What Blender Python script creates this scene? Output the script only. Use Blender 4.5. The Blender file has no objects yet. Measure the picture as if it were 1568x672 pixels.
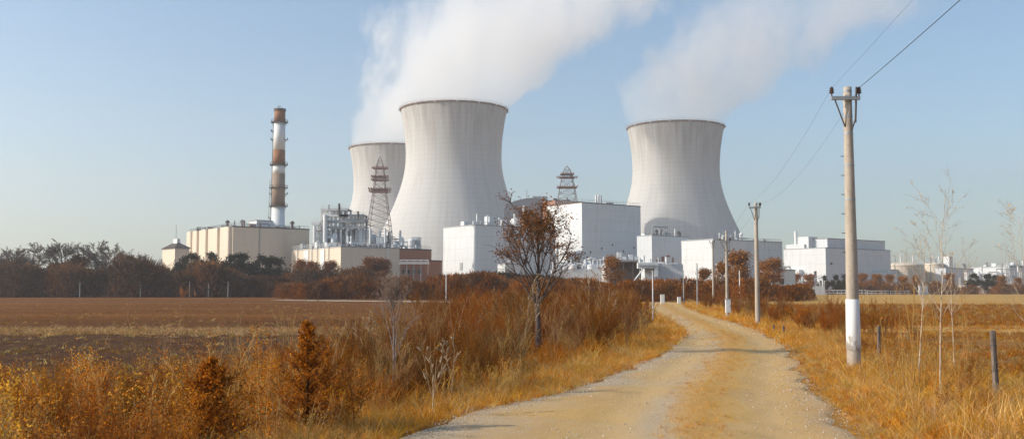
import bpy, math
import numpy as np
from mathutils import Vector

R = math.radians
scene = bpy.context.scene
# ---------------------------------------------------------------- camera, sky, sun, exposure
FPX, CW, CH, HZ, CAMZ = 1500.0, 1568, 672, 443.0, 2.3
PITCH = math.atan((HZ - CH / 2) / FPX)
cam_d = bpy.data.cameras.new('camera'); cam = bpy.data.objects.new('camera', cam_d)
scene.collection.objects.link(cam); scene.camera = cam
cam.location = (0, 0, CAMZ); cam.rotation_euler = (math.pi / 2 + PITCH, 0, 0)
cam_d.sensor_width = 36; cam_d.lens = 36 * FPX / CW; cam_d.clip_start = 0.1; cam_d.clip_end = 20000

SUN_EL, SUN_BACK = R(27), R(9)          # the sun stands to the left, a little behind the camera
sdir = Vector((-math.cos(SUN_EL) * math.cos(SUN_BACK), -math.cos(SUN_EL) * math.sin(SUN_BACK), math.sin(SUN_EL)))
world = bpy.data.worlds.new('World'); scene.world = world; world.use_nodes = True
wn = world.node_tree.nodes; wl = world.node_tree.links; wn.clear()
sky = wn.new('ShaderNodeTexSky'); sky.sky_type = 'NISHITA'; sky.sun_disc = False
sky.sun_elevation = SUN_EL; sky.sun_rotation = math.atan2(sdir.x, sdir.y)
sky.altitude = 100; sky.air_density = 1.0; sky.dust_density = 1.5; sky.ozone_density = 1.6
bg = wn.new('ShaderNodeBackground'); bg.inputs['Strength'].default_value = 0.12
wo = wn.new('ShaderNodeOutputWorld')
tn = wn.new('ShaderNodeMix'); tn.data_type = 'RGBA'; tn.blend_type = 'MULTIPLY'; tn.inputs[0].default_value = 1.0; tn.inputs[7].default_value = (.935, 1.06, 1.09, 1)   # the photograph's cool white balance
wl.new(sky.outputs[0], tn.inputs[6]); wl.new(tn.outputs[2], bg.inputs[0]); wl.new(bg.outputs[0], wo.inputs[0])
sun_d = bpy.data.lights.new('sun', 'SUN'); sun_d.energy = 3.6; sun_d.angle = R(0.5); sun_d.color = (1.0, 0.92, 0.81)
sun = bpy.data.objects.new('sun', sun_d); scene.collection.objects.link(sun)
sun.rotation_euler = sdir.to_track_quat('Z', 'Y').to_euler(); sun.location = (-60, -10, 60)
vs = scene.view_settings
scene.display_settings.display_device = 'sRGB'
vs.view_transform = 'Standard'; vs.look = 'None'; vs.exposure = 0.47; vs.gamma = 1.0; vs.use_curve_mapping = False
scene.render.engine = 'CYCLES'
cy = scene.cycles
cy.max_bounces = 8; cy.diffuse_bounces = 3; cy.glossy_bounces = 2; cy.transmission_bounces = 3
cy.volume_bounces = 6; cy.transparent_max_bounces = 8; cy.volume_step_rate = 0.3; cy.volume_max_steps = 256
cy.use_denoising = True; cy.caustics_reflective = False; cy.caustics_refractive = False
HAZE = 0.00029

# ---------------------------------------------------------------- helpers
RNG = np.random.default_rng
def ray(px, py):
    cx = (px - CW / 2) / FPX; cyy = (CH / 2 - py) / FPX
    c, s = math.cos(PITCH), math.sin(PITCH)
    return np.array([cx, c - s * cyy, s + c * cyy])
def ground(px, py):
    d = ray(px, py); t = -CAMZ / d[2]
    return np.array([d[0] * t, d[1] * t, 0.0])
def at(px, py, Y):
    d = ray(px, py); t = Y / d[1]
    return np.array([d[0] * t, Y, CAMZ + d[2] * t])
def dist(py): return ground(CW / 2, py)[1]
def xof(px, Y, py=450): return at(px, py, Y)[0]
def zof(py, Y, px=784): return at(px, py, Y)[2]

def tag(o, label=None, cat=None, group=None, kind=None):
    if label: o['label'] = label
    if cat: o['category'] = cat
    if group: o['group'] = group
    if kind: o['kind'] = kind
    return o
def link(o, parent=None):
    scene.collection.objects.link(o)
    if parent is not None: o.parent = parent
    return o
def empty(name, loc, label, cat, group=None):
    o = bpy.data.objects.new(name, None); o.empty_display_size = 0.2
    o.location = tuple(float(v) for v in loc)
    return tag(link(o), label, cat, group)

def mesh_np(name, V, F, mat, parent=None, tint=None, smooth=False, org=None):
    V = np.asarray(V, np.float64); F = np.asarray(F, np.int32)
    if org is not None: V = V - np.asarray(org)
    me = bpy.data.meshes.new(name)
    n, m, k = len(V), len(F), F.shape[1]
    me.vertices.add(n); me.vertices.foreach_set('co', V.astype(np.float32).ravel())
    me.loops.add(m * k); me.loops.foreach_set('vertex_index', F.ravel())
    me.polygons.add(m); me.polygons.foreach_set('loop_start', np.arange(0, m * k, k, dtype=np.int32))
    if smooth: me.polygons.foreach_set('use_smooth', np.ones(m, bool))
    if tint is not None:
        a = me.attributes.new('tint', 'FLOAT_COLOR', 'POINT')
        c = np.ones((n, 4), np.float32); c[:, :3] = tint
        a.data.foreach_set('color', c.ravel())
    me.materials.append(mat); me.update(calc_edges=True)
    return link(bpy.data.objects.new(name, me), parent)

class MB:
    """collects boxes, tubes and sheets into one mesh"""
    def __init__(s): s.v = []; s.f = []; s.sm = False
    def add(s, vs_, fs):
        o = len(s.v); s.v += [tuple(float(c) for c in p) for p in vs_]; s.f += [tuple(i + o for i in f) for f in fs]; return s
    def obox(s, o, ax, ay, az):
        o, ax, ay, az = map(np.asarray, (o, ax, ay, az))
        p = [o, o + ax, o + ax + ay, o + ay]; p += [q + az for q in p]
        fs = [(3, 2, 1, 0), (4, 5, 6, 7), (0, 1, 5, 4), (1, 2, 6, 5), (2, 3, 7, 6), (3, 0, 4, 7)]
        if np.dot(np.cross(ax, ay), az) < 0: fs = [f[::-1] for f in fs]
        return s.add(p, fs)
    def box(s, c, size):
        c = np.asarray(c, float); h = np.asarray(size, float)
        return s.obox(c - h / 2, (h[0], 0, 0), (0, h[1], 0), (0, 0, h[2]))
    def cyl(s, p0, p1, r0, r1=None, n=10, caps=True):
        p0 = np.asarray(p0, float); p1 = np.asarray(p1, float); r1 = r0 if r1 is None else r1
        d = p1 - p0; d = d / np.linalg.norm(d)
        a = np.cross(d, (0, 0, 1.0)) if abs(d[2]) < .9 else np.cross(d, (0, 1.0, 0)); a /= np.linalg.norm(a); b = np.cross(d, a)
        th = [2 * math.pi * i / n for i in range(n)]
        vs_ = [p0 + r0 * (math.cos(t) * a + math.sin(t) * b) for t in th] + [p1 + r1 * (math.cos(t) * a + math.sin(t) * b) for t in th]
        fs = [(i, (i + 1) % n, n + (i + 1) % n, n + i) for i in range(n)]
        if caps: fs += [tuple(range(n - 1, -1, -1)), tuple(range(n, 2 * n))]
        return s.add(vs_, fs)
    def lathe(s, prof, c=(0, 0, 0), n=32, cap=False):
        c = np.asarray(c, float); m = len(prof); vs_ = []; fs = []
        for r, z in prof:
            for i in range(n):
                t = 2 * math.pi * i / n; vs_.append(c + (r * math.cos(t), r * math.sin(t), z))
        for j in range(m - 1):
            for i in range(n):
                k = (i + 1) % n; fs.append((j * n + i, j * n + k, (j + 1) * n + k, (j + 1) * n + i))
        if cap: fs.append(tuple((m - 1) * n + i for i in range(n)))
        return s.add(vs_, fs)
    def path(s, pts, r, n=6):
        for p, q in zip(pts[:-1], pts[1:]): s.cyl(p, q, r, n=n)
        return s
    def build(s, name, mat, parent=None, smooth=False):
        org = np.array(parent.matrix_basis.translation) if parent is not None else np.zeros(3)
        if parent is not None and parent.parent is not None: org = org + np.array(parent.parent.matrix_basis.translation)
        v = [(p[0] - org[0], p[1] - org[1], p[2] - org[2]) for p in s.v]
        me = bpy.data.meshes.new(name); me.from_pydata(v, [], s.f)
        if smooth:
            me.polygons.foreach_set('use_smooth', np.ones(len(me.polygons), bool))
        me.materials.append(mat)
        o = link(bpy.data.objects.new(name, me), parent)
        return o

# ---------------------------------------------------------------- materials
def newmat(name):
    m = bpy.data.materials.new(name); m.use_nodes = True
    nt = m.node_tree; nt.nodes.clear()
    return m, nt.nodes, nt.links
def N(nodes, t, **kw):
    n = nodes.new(t)
    for k, v in kw.items(): setattr(n, k, v)
    return n
def math_node(nodes, links, op, a, b=None, c=None, clamp=False):
    n = nodes.new('ShaderNodeMath'); n.operation = op; n.use_clamp = clamp
    for i, x in enumerate((a, b, c)):
        if x is None: continue
        if isinstance(x, (int, float)): n.inputs[i].default_value = x
        else: links.new(x, n.inputs[i])
    return n.outputs[0]
def ramp(nodes, links, fac, stops):
    r = nodes.new('ShaderNodeValToRGB'); el = r.color_ramp.elements
    while len(el) > 1: el.remove(el[-1])
    for i, (p, c) in enumerate(stops):
        e = el[0] if i == 0 else el.new(p)
        e.position = p; e.color = (*c, 1) if len(c) == 3 else c
    links.new(fac, r.inputs[0]); return r.outputs[0]
def mixc(nodes, links, fac, a, b, mode='MIX'):
    n = nodes.new('ShaderNodeMix'); n.data_type = 'RGBA'; n.blend_type = mode
    for s, x in ((n.inputs[0], fac), (n.inputs[6], a), (n.inputs[7], b)):
        if isinstance(x, (int, float)): s.default_value = x
        elif isinstance(x, tuple): s.default_value = (*x, 1)
        else: links.new(x, s)
    return n.outputs[2]
def noise(nodes, links, vec, scale, detail=4, rough=.55, mapping=None):
    n = nodes.new('ShaderNodeTexNoise'); n.inputs['Scale'].default_value = scale
    n.inputs['Detail'].default_value = detail; n.inputs['Roughness'].default_value = rough
    if mapping:
        mp = nodes.new('ShaderNodeMapping'); mp.inputs['Scale'].default_value = mapping
        links.new(vec, mp.inputs[0]); vec = mp.outputs[0]
    links.new(vec, n.inputs['Vector']); return n.outputs['Fac']
def finish(nodes, links, col, rough=.8, bump=None, bump_d=.02, metal=0.0, spec=.3):
    p = nodes.new('ShaderNodeBsdfPrincipled'); o = nodes.new('ShaderNodeOutputMaterial')
    if isinstance(col, tuple): p.inputs['Base Color'].default_value = (*col, 1)
    else: links.new(col, p.inputs['Base Color'])
    if isinstance(rough, (int, float)): p.inputs['Roughness'].default_value = rough
    else: links.new(rough, p.inputs['Roughness'])
    p.inputs['Metallic'].default_value = metal
    p.inputs['Specular IOR Level'].default_value = spec
    if bump is not None:
        b = nodes.new('ShaderNodeBump'); b.inputs['Distance'].default_value = bump_d; b.inputs['Strength'].default_value = 1
        links.new(bump, b.inputs['Height']); links.new(b.outputs[0], p.inputs['Normal'])
    links.new(p.outputs[0], o.inputs[0])

def mat_plain(name, col, rough=.6, var=.25, scale=2.0, metal=0.0, streak=True):
    m, n, l = newmat(name); tc = N(n, 'ShaderNodeTexCoord').outputs['Object']
    a = noise(n, l, tc, scale, 5); b = noise(n, l, tc, scale * .8, 4, .6, (1, 1, .12)) if streak else a
    v = math_node(n, l, 'MULTIPLY_ADD', math_node(n, l, 'ADD', a, b), .5 * var * 2, 1 - var)
    c = mixc(n, l, 1.0, col, v, 'MULTIPLY')
    finish(n, l, c, rough, metal=metal); return m

PHI = R(53)                                   # the plant's buildings stand at this angle to the view
AX = np.array([-math.cos(PHI), math.sin(PHI), 0.0]); BX = np.array([math.sin(PHI), math.cos(PHI), 0.0])
def mat_cladding(name, col, dirt, seam=3.0, dirt_amt=.35, seam_amt=.12):
    m, n, l = newmat(name)
    g = N(n, 'ShaderNodeNewGeometry'); tc = N(n, 'ShaderNodeTexCoord').outputs['Object']
    def dot(v, d):
        q = n.new('ShaderNodeVectorMath'); q.operation = 'DOT_PRODUCT'; l.new(v, q.inputs[0]); q.inputs[1].default_value = tuple(d); return q.outputs['Value']
    def seamline(x, sp):
        f = math_node(n, l, 'FRACT', math_node(n, l, 'DIVIDE', x, sp))
        return math_node(n, l, 'LESS_THAN', f, .035)
    na = math_node(n, l, 'ABSOLUTE', dot(g.outputs['Normal'], AX)); nb = math_node(n, l, 'ABSOLUTE', dot(g.outputs['Normal'], BX))
    sa = math_node(n, l, 'MULTIPLY', seamline(dot(tc, AX), seam), nb); sb = math_node(n, l, 'MULTIPLY', seamline(dot(tc, BX), seam), na)
    sz = n.new('ShaderNodeSeparateXYZ'); l.new(tc, sz.inputs[0])
    hz = seamline(sz.outputs[2], 5.2)
    s = math_node(n, l, 'MAXIMUM', math_node(n, l, 'MAXIMUM', sa, sb), hz)
    d1 = noise(n, l, tc, .9, 6, .65, (1, 1, .09)); d2 = noise(n, l, tc, .11, 4)
    d3 = noise(n, l, tc, 1.6, 5, .7)
    dd = math_node(n, l, 'MULTIPLY', ramp(n, l, d1, [(.45, (0, 0, 0)), (.75, (1, 1, 1))]), ramp(n, l, d2, [(.38, (.15, .15, .15)), (.7, (1, 1, 1))]))
    dd = math_node(n, l, 'MULTIPLY', math_node(n, l, 'ADD', dd, ramp(n, l, d3, [(.66, (0, 0, 0)), (.76, (.8, .8, .8))])), dirt_amt, clamp=True)
    c = mixc(n, l, dd, col, dirt)
    c = mixc(n, l, math_node(n, l, 'MULTIPLY', s, seam_amt), c, (.12, .12, .13))
    finish(n, l, c, .55, spec=.35); return m

def mat_veg(name, trans=.45, var=.5, scale=3.0, inst=False):
    """colour comes from the plants' own 'tint' attribute, with leaf-to-leaf variation"""
    m, n, l = newmat(name)
    at_ = N(n, 'ShaderNodeAttribute', attribute_name='tint'); tc = N(n, 'ShaderNodeNewGeometry').outputs['Position']
    a = noise(n, l, tc, scale, 3)
    v = math_node(n, l, 'MULTIPLY_ADD', a, 2 * var, 1 - var)
    c = mixc(n, l, 1.0, at_.outputs['Color'], v, 'MULTIPLY')
    if inst: c = mixc(n, l, 1.0, c, N(n, 'ShaderNodeAttribute', attribute_name='itint', attribute_type='INSTANCER').outputs['Color'], 'MULTIPLY')
    d = N(n, 'ShaderNodeBsdfDiffuse'); t = N(n, 'ShaderNodeBsdfTranslucent'); mx = N(n, 'ShaderNodeMixShader'); o = N(n, 'ShaderNodeOutputMaterial')
    l.new(c, d.inputs[0]); l.new(c, t.inputs[0]); mx.inputs[0].default_value = trans
    l.new(d.outputs[0], mx.inputs[1]); l.new(t.outputs[0], mx.inputs[2]); l.new(mx.outputs[0], o.inputs[0])
    return m
def mat_bark(name, c0, c1, scale=12):
    m, n, l = newmat(name); tc = N(n, 'ShaderNodeTexCoord').outputs['Object']
    a = noise(n, l, tc, scale, 5, .65, (1, 1, .3))
    finish(n, l, ramp(n, l, a, [(.35, c0), (.65, c1)]), .9, bump=a, bump_d=.01, spec=.1); return m

def mat_ground(name, stops, big, fine, big_amt=.5, rough=1.0, bump_d=.03, stretch=None):
    m, n, l = newmat(name); tc = N(n, 'ShaderNodeNewGeometry').outputs['Position']
    b = noise(n, l, tc, big, 5, .6, stretch); f = noise(n, l, tc, fine, 6, .7)
    v = math_node(n, l, 'ADD', math_node(n, l, 'MULTIPLY', b, big_amt), math_node(n, l, 'MULTIPLY', f, 1 - big_amt))
    finish(n, l, ramp(n, l, v, stops), rough, bump=f, bump_d=bump_d, spec=.1); return m

M = {}
M['white'] = mat_cladding('white cladding', (.66, .67, .67), (.34, .28, .23), 3.2, .55, .2)
M['white2'] = mat_cladding('grey white cladding', (.62, .635, .65), (.30, .25, .21), 2.6, .5)
M['beige'] = mat_cladding('beige cladding', (.68, .575, .455), (.34, .27, .20), 4.0, .35, .1)
M['brick'] = mat_cladding('brown cladding', (.36, .135, .06), (.16, .07, .04), 2.0, .5, .3)
M['grey_hall'] = mat_plain('grey hall sheet', (.17, .185, .21), .6)
M['roofdark'] = mat_plain('dark roof felt', (.075, .06, .055), .9)
M['roofgrey'] = mat_plain('grey roof felt', (.26, .25, .25), .9)
M['steel_white'] = mat_plain('white painted steel', (.70, .70, .69), .5, .2)
M['steel_grey'] = mat_plain('galvanised steel', (.34, .35, .36), .5, .3, metal=.3)
M['steel_dark'] = mat_plain('dark weathered steel', (.10, .085, .08), .7, .4)
M['steel_rust'] = mat_plain('rust painted steel', (.24, .095, .05), .75, .45)
M['steel_mast'] = mat_plain('weathered mast steel', (.22, .18, .165), .6, .3, metal=.2)
M['chim_brown'] = mat_plain('brown chimney paint', (.27, .115, .045), .7, .35, .7)
M['chim_tan'] = mat_plain('faded brown chimney paint', (.29, .20, .14), .75, .35, .7)
M['chim_white'] = mat_plain('white chimney paint', (.74, .73, .71), .6, .2, .7)
M['glass_dark'] = mat_plain('dark window glass', (.03, .04, .05), .15, .2)
M['rim'] = mat_plain('weathered rim concrete', (.19, .125, .09), .9, .5, .5)
M['wire'] = mat_plain('black cable', (.03, .03, .035), .6, .1)
M['porcelain'] = mat_plain('brown insulator', (.09, .06, .05), .25, .2)
M['concrete_in'] = mat_plain('tower inner concrete', (.3, .29, .28), .9, .4, .1)
M['post_wood'] = mat_bark('weathered post wood', (.09, .07, .06), (.24, .19, .155), 22)
M['bark_dark'] = mat_bark('grey brown bark', (.045, .033, .03), (.15, .115, .10), 14)
M['bark_pale'] = mat_bark('pale bark', (.34, .26, .19), (.62, .50, .38), 18)
M['bark_mid'] = mat_bark('pale grey bark', (.12, .095, .085), (.34, .29, .26), 16)
M['bark_straw'] = mat_bark('bleached straw bark', (.32, .215, .12), (.54, .39, .24), 18)
M['bark_far'] = mat_bark('far bark', (.07, .05, .042), (.13, .10, .085), 2)
M['veg'] = mat_veg('dry leaves and stems')
M['veg_far'] = mat_veg('far dry thicket', .2, .5, .35)
M['evergreen'] = mat_veg('dark evergreen foliage', .15, .5, .8)
M['veg_i'] = mat_veg('dry weeds and grass', inst=True); M['veg_far_i'] = mat_veg('far dry scrub', .2, .5, .35, True); M['evergreen_i'] = mat_veg('dark hedge leaves', .15, .5, .8, True)

# tower concrete: lift joints, ribs and rain streaks
def mat_tower():
    m, n, l = newmat('cooling tower concrete'); tc = N(n, 'ShaderNodeTexCoord').outputs['Object']
    s = n.new('ShaderNodeSeparateXYZ'); l.new(tc, s.inputs[0])
    ang = math_node(n, l, 'MULTIPLY', math_node(n, l, 'ARCTAN2', s.outputs[1], s.outputs[0]), 72 / (2 * math.pi))
    def line(x, w):
        f = math_node(n, l, 'FRACT', x); f = math_node(n, l, 'ABSOLUTE', math_node(n, l, 'SUBTRACT', f, .5))
        return math_node(n, l, 'SUBTRACT', 1.0, math_node(n, l, 'DIVIDE', f, w), clamp=True)
    va = line(ang, .16); hz = line(math_node(n, l, 'DIVIDE', s.outputs[2], 3.9), .13)
    cmb = n.new('ShaderNodeCombineXYZ'); l.new(ang, cmb.inputs[0]); l.new(math_node(n, l, 'MULTIPLY', s.outputs[2], .022), cmb.inputs[1])
    st = noise(n, l, cmb.outputs[0], .9, 7, .7)
    cmb2 = n.new('ShaderNodeCombineXYZ'); l.new(math_node(n, l, 'MULTIPLY', ang, .05), cmb2.inputs[0]); l.new(math_node(n, l, 'DIVIDE', s.outputs[2], 3.9), cmb2.inputs[1])
    bandn = noise(n, l, cmb2.outputs[0], .7, 4, .6)
    big = noise(n, l, tc, .03, 5, .6)
    base = ramp(n, l, st, [(.28, (.42, .415, .405)), (.48, (.50, .50, .49)), (.7, (.54, .54, .53))])
    base = mixc(n, l, math_node(n, l, 'MULTIPLY', ramp(n, l, bandn, [(.4, (0, 0, 0)), (.7, (1, 1, 1))]), .16), base, (.46, .44, .42))
    base = mixc(n, l, math_node(n, l, 'MULTIPLY', big, .25), base, (.58, .52, .45))
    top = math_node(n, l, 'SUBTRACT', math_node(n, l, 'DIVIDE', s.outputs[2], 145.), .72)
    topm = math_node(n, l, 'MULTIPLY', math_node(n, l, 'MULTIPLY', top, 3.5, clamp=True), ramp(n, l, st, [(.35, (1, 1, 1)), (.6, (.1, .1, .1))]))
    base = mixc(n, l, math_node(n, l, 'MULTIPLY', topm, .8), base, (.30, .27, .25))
    lines = math_node(n, l, 'MAXIMUM', math_node(n, l, 'MULTIPLY', va, .15), math_node(n, l, 'MULTIPLY', hz, .22))
    base = mixc(n, l, lines, base, (.27, .255, .24))
    finish(n, l, base, .9, bump=va, bump_d=.02, spec=.15); return m
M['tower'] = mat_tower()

# ---------------------------------------------------------------- plants as arrays
def unit(v): return v / np.maximum(np.linalg.norm(v, axis=-1, keepdims=True), 1e-9)
def grow(S, D, L, k, bend=None, wob=0.0, rng=None):
    t = np.linspace(0, 1, k); n = len(S)
    P = S[:, None] + D[:, None] * (L[:, None] * t)[..., None]
    if bend is not None: P = P + bend[:, None] * (L[:, None] * t ** 2)[..., None]
    if wob: P = P + rng.normal(0, 1, (n, k, 3)) * (wob * L[:, None] * t)[..., None]
    return P
def sprout(P, per, s0, s1, a0, a1, rng, up=0.0):
    n, k, _ = P.shape; i = np.repeat(np.arange(n), per); s = rng.uniform(s0, s1, n * per)
    x = s * (k - 1); j = np.minimum(x.astype(int), k - 2); f = (x - j)[:, None]
    S = P[i, j] * (1 - f) + P[i, j + 1] * f; T = unit(P[i, j + 1] - P[i, j])
    q = unit(np.cross(T, rng.normal(0, 1, T.shape))); a = rng.uniform(a0, a1, len(i))[:, None]
    D = T * np.cos(a) + q * np.sin(a); D[:, 2] += up
    return S, unit(D), i, s
def tubes(P, r0, r1, sides=3):
    n, k, _ = P.shape
    r0 = np.broadcast_to(np.asarray(r0, float), (n,)); r1 = np.broadcast_to(np.asarray(r1, float), (n,))
    T = unit(np.gradient(P, axis=1)); ref = np.where(np.abs(T[..., 2:3]) > .8, [[[1., 0, 0]]], [[[0, 0, 1.]]])
    A = unit(np.cross(T, ref)); B = np.cross(T, A)
    t = np.linspace(0, 1, k); rr = r0[:, None] * (1 - t) + r1[:, None] * t
    th = np.arange(sides) * 2 * np.pi / sides
    V = P[:, :, None] + rr[:, :, None, None] * (np.cos(th)[:, None] * A[:, :, None] + np.sin(th)[:, None] * B[:, :, None])
    idx = np.arange(n * k * sides).reshape(n, k, sides); nx = np.roll(idx, -1, 2)
    a, b, c, d = idx[:, :-1], nx[:, :-1], nx[:, 1:], idx[:, 1:]
    F = np.concatenate([np.stack([a, b, c], -1).reshape(-1, 3), np.stack([a, c, d], -1).reshape(-1, 3)])
    return V.reshape(-1, 3), F
def slivers(S, D, L, w, rng, bend=None):
    E = S + D * L[:, None]
    if bend is not None: E = E + bend * L[:, None]
    q = unit(np.cross(D, rng.normal(0, 1, D.shape))) * np.asarray(w).reshape(-1, 1)
    n = len(S); V = np.stack([S - q, S + q, E], 1).reshape(-1, 3)
    return V, np.arange(3 * n).reshape(n, 3)
def leaves(Cn, size, rng, aspect=.5, flat=0.0):
    n = len(Cn); a = unit(rng.normal(0, 1, (n, 3))); a[:, 2] *= 1 - flat; a = unit(a)
    b = unit(np.cross(a, rng.normal(0, 1, (n, 3)))); sz = (size * rng.uniform(.6, 1.35, n))[:, None]
    V = np.stack([Cn - a * sz * .5, Cn + b * sz * .5 * aspect, Cn + a * sz * .5, Cn - b * sz * .5 * aspect], 1).reshape(-1, 3)
    i = np.arange(n)[:, None] * 4
    return V, np.concatenate([i + [0, 1, 2], i + [0, 2, 3]])
class Bag:
    def __init__(s): s.V = []; s.F = []; s.C = []; s.n = 0
    def add(s, VF, col, rng=None, var=.2):
        V, F = VF
        if len(V) == 0: return s
        c = np.broadcast_to(np.asarray(col, float), (len(V), 3)).copy()
        if rng is not None:
            per = 4 if len(V) % 4 == 0 and len(F) * 2 == len(V) else (3 if len(F) * 3 == len(V) else 1)
            if per > 1: c *= np.repeat(1 + rng.uniform(-var, var, len(V) // per), per)[:, None]
        s.V.append(V); s.F.append(F + s.n); s.C.append(c); s.n += len(V); return s
    def get(s): return np.concatenate(s.V), np.concatenate(s.F), np.concatenate(s.C)
    def ntri(s): return sum(len(f) for f in s.F)
PROTO_N = [0]
class Inst:
    """uncountable plants: one object whose points carry instances of a few prototype plants"""
    def __init__(s): s.protos = []; s.keys = {}; s.rows = []
    def add(s, proto, pos, rot, sc, tint, lean):
        k = s.keys.setdefault(id(proto[0]), len(s.protos))
        if k == len(s.protos): s.protos.append(proto)
        n = len(pos); e = np.zeros((n, 3)); e[:, 2] = rot
        if lean is not None: e[:, :2] = lean
        s.rows.append((pos, e, sc, tint, np.full(n, k)))
    def build(s, name, mat):
        pos, e, sc, tint, pk = (np.concatenate([r_[i] for r_ in s.rows]) for i in range(5))
        col = bpy.data.collections.new(name + '_plants'); PROTO_N[0] += 1
        for j, (V, F, C) in enumerate(s.protos):
            o = mesh_np('plant_%03d_%02d' % (PROTO_N[0], j), V, F, mat, None, C); scene.collection.objects.unlink(o); col.objects.link(o)
        me = bpy.data.meshes.new(name); n = len(pos); me.vertices.add(n); me.vertices.foreach_set('co', pos.astype(np.float32).ravel())
        for nm, ty, key, arr in (('rot', 'FLOAT_VECTOR', 'vector', e), ('sc', 'FLOAT', 'value', sc), ('pick', 'INT', 'value', pk), ('itint', 'FLOAT_VECTOR', 'vector', tint)):
            a = me.attributes.new(nm, ty, 'POINT'); a.data.foreach_set(key, (arr.astype(np.int32) if ty == 'INT' else arr.astype(np.float32)).ravel())
        o = link(bpy.data.objects.new(name, me)); me.materials.append(mat)
        ng = bpy.data.node_groups.new(name + '_scatter', 'GeometryNodeTree')
        ng.interface.new_socket('Geometry', in_out='INPUT', socket_type='NodeSocketGeometry'); ng.interface.new_socket('Geometry', in_out='OUTPUT', socket_type='NodeSocketGeometry')
        N_ = ng.nodes; gi = N_.new('NodeGroupInput'); go = N_.new('NodeGroupOutput'); ip = N_.new('GeometryNodeInstanceOnPoints'); ci = N_.new('GeometryNodeCollectionInfo')
        ci.inputs['Collection'].default_value = col; ci.inputs['Separate Children'].default_value = True; ci.inputs['Reset Children'].default_value = True
        def attr(nm, ty):
            q = N_.new('GeometryNodeInputNamedAttribute'); q.data_type = ty; q.inputs['Name'].default_value = nm; return q.outputs['Attribute']
        er = N_.new('FunctionNodeEulerToRotation'); L_ = ng.links
        L_.new(gi.outputs[0], ip.inputs['Points']); L_.new(ci.outputs[0], ip.inputs['Instance']); ip.inputs['Pick Instance'].default_value = True
        L_.new(attr('pick', 'INT'), ip.inputs['Instance Index']); L_.new(attr('rot', 'FLOAT_VECTOR'), er.inputs[0]); L_.new(er.outputs[0], ip.inputs['Rotation']); L_.new(attr('sc', 'FLOAT'), ip.inputs['Scale'])
        L_.new(ip.outputs[0], go.inputs[0])
        md = o.modifiers.new('scatter', 'NODES'); md.node_group = ng
        return o
def scatter(bag, proto, pos, rot, sc, tint, lean=None):
    """copies of one plant put down at many spots"""
    if isinstance(bag, Inst): return bag.add(proto, pos, rot, sc, tint, lean)
    V, F, C = proto; n = len(pos); c, s = np.cos(rot), np.sin(rot)
    x = (V[None, :, 0] * c[:, None] - V[None, :, 1] * s[:, None]) * sc[:, None]
    y = (V[None, :, 0] * s[:, None] + V[None, :, 1] * c[:, None]) * sc[:, None]
    z = V[None, :, 2] * sc[:, None]
    if lean is not None: x = x + lean[:, :1] * z; y = y + lean[:, 1:] * z
    W = np.stack([x + pos[:, :1], y + pos[:, 1:2], z + pos[:, 2:3]], -1).reshape(-1, 3)
    FF = (F[None] + (np.arange(n) * len(V))[:, None, None]).reshape(-1, 3)
    CC = (C[None] * tint[:, None, :]).reshape(-1, 3)
    bag.V.append(W); bag.F.append(FF + bag.n); bag.C.append(CC); bag.n += len(W)

STRAW, GOLD, ORANGE = np.array([.74, .50, .20]), np.array([.80, .40, .05]), np.array([.56, .19, .014])
RUST, BROWN, UMBER = np.array([.27, .092, .014]), np.array([.20, .085, .026]), np.array([.105, .056, .028])
YELLOW = np.array([.62, .31, .03])

def weed(seed, h=1.3, nst=7, spread=.25, ntw=14, leaf=.045, nleaf=5, c_st=STRAW, c_lf=ORANGE, top=None, stem_r=.006, twl=.28, wild=.12):
    r = RNG(seed); b = Bag()
    S = np.zeros((nst, 3)); S[:, :2] = r.normal(0, .07, (nst, 2))
    D = unit(np.column_stack([r.normal(0, spread, nst), r.normal(0, spread, nst), np.ones(nst)]))
    L = h * r.uniform(.6, 1.05, nst); bd = np.column_stack([r.normal(0, wild, nst), r.normal(0, wild, nst), -np.abs(r.normal(0, .05, nst))])
    P = grow(S, D, L, 5, bd, .015, r); b.add(tubes(P, stem_r, stem_r * .35), c_st)
    S2, D2, i2, s2 = sprout(P, ntw, .22, 1.0, .35, .95, r, .25)
    L2 = twl * h * (1.15 - s2 * .75) * r.uniform(.4, 1.1, len(S2))
    b.add(slivers(S2, D2, L2, stem_r * .55, r), c_st * .85, r)
    P2 = grow(S2, D2, L2, 3)
    S3, D3, i3, s3 = sprout(P2, 2, .3, .95, .4, 1.0, r, .2)
    b.add(slivers(S3, D3, .45 * L2[i3], stem_r * .4, r), c_st * .8, r)
    if nleaf:
        k = r.integers(0, len(S2), len(S2) * nleaf); t = r.uniform(.2, 1.05, len(k))[:, None]
        Cn = S2[k] + D2[k] * L2[k][:, None] * t + r.normal(0, .03 * h, (len(k), 3))
        b.add(leaves(Cn, leaf, r, .55), c_lf, r, .32)
    if top is not None:
        E = P[:, -1]; k = r.integers(0, nst, nst * 34)
        Cn = E[k] + r.normal(0, 1, (len(k), 3)) * [.06 * h, .06 * h, .075 * h]
        b.add(leaves(Cn, leaf * .8, r, .6), top, r, .4)
    return b.get()
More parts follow.
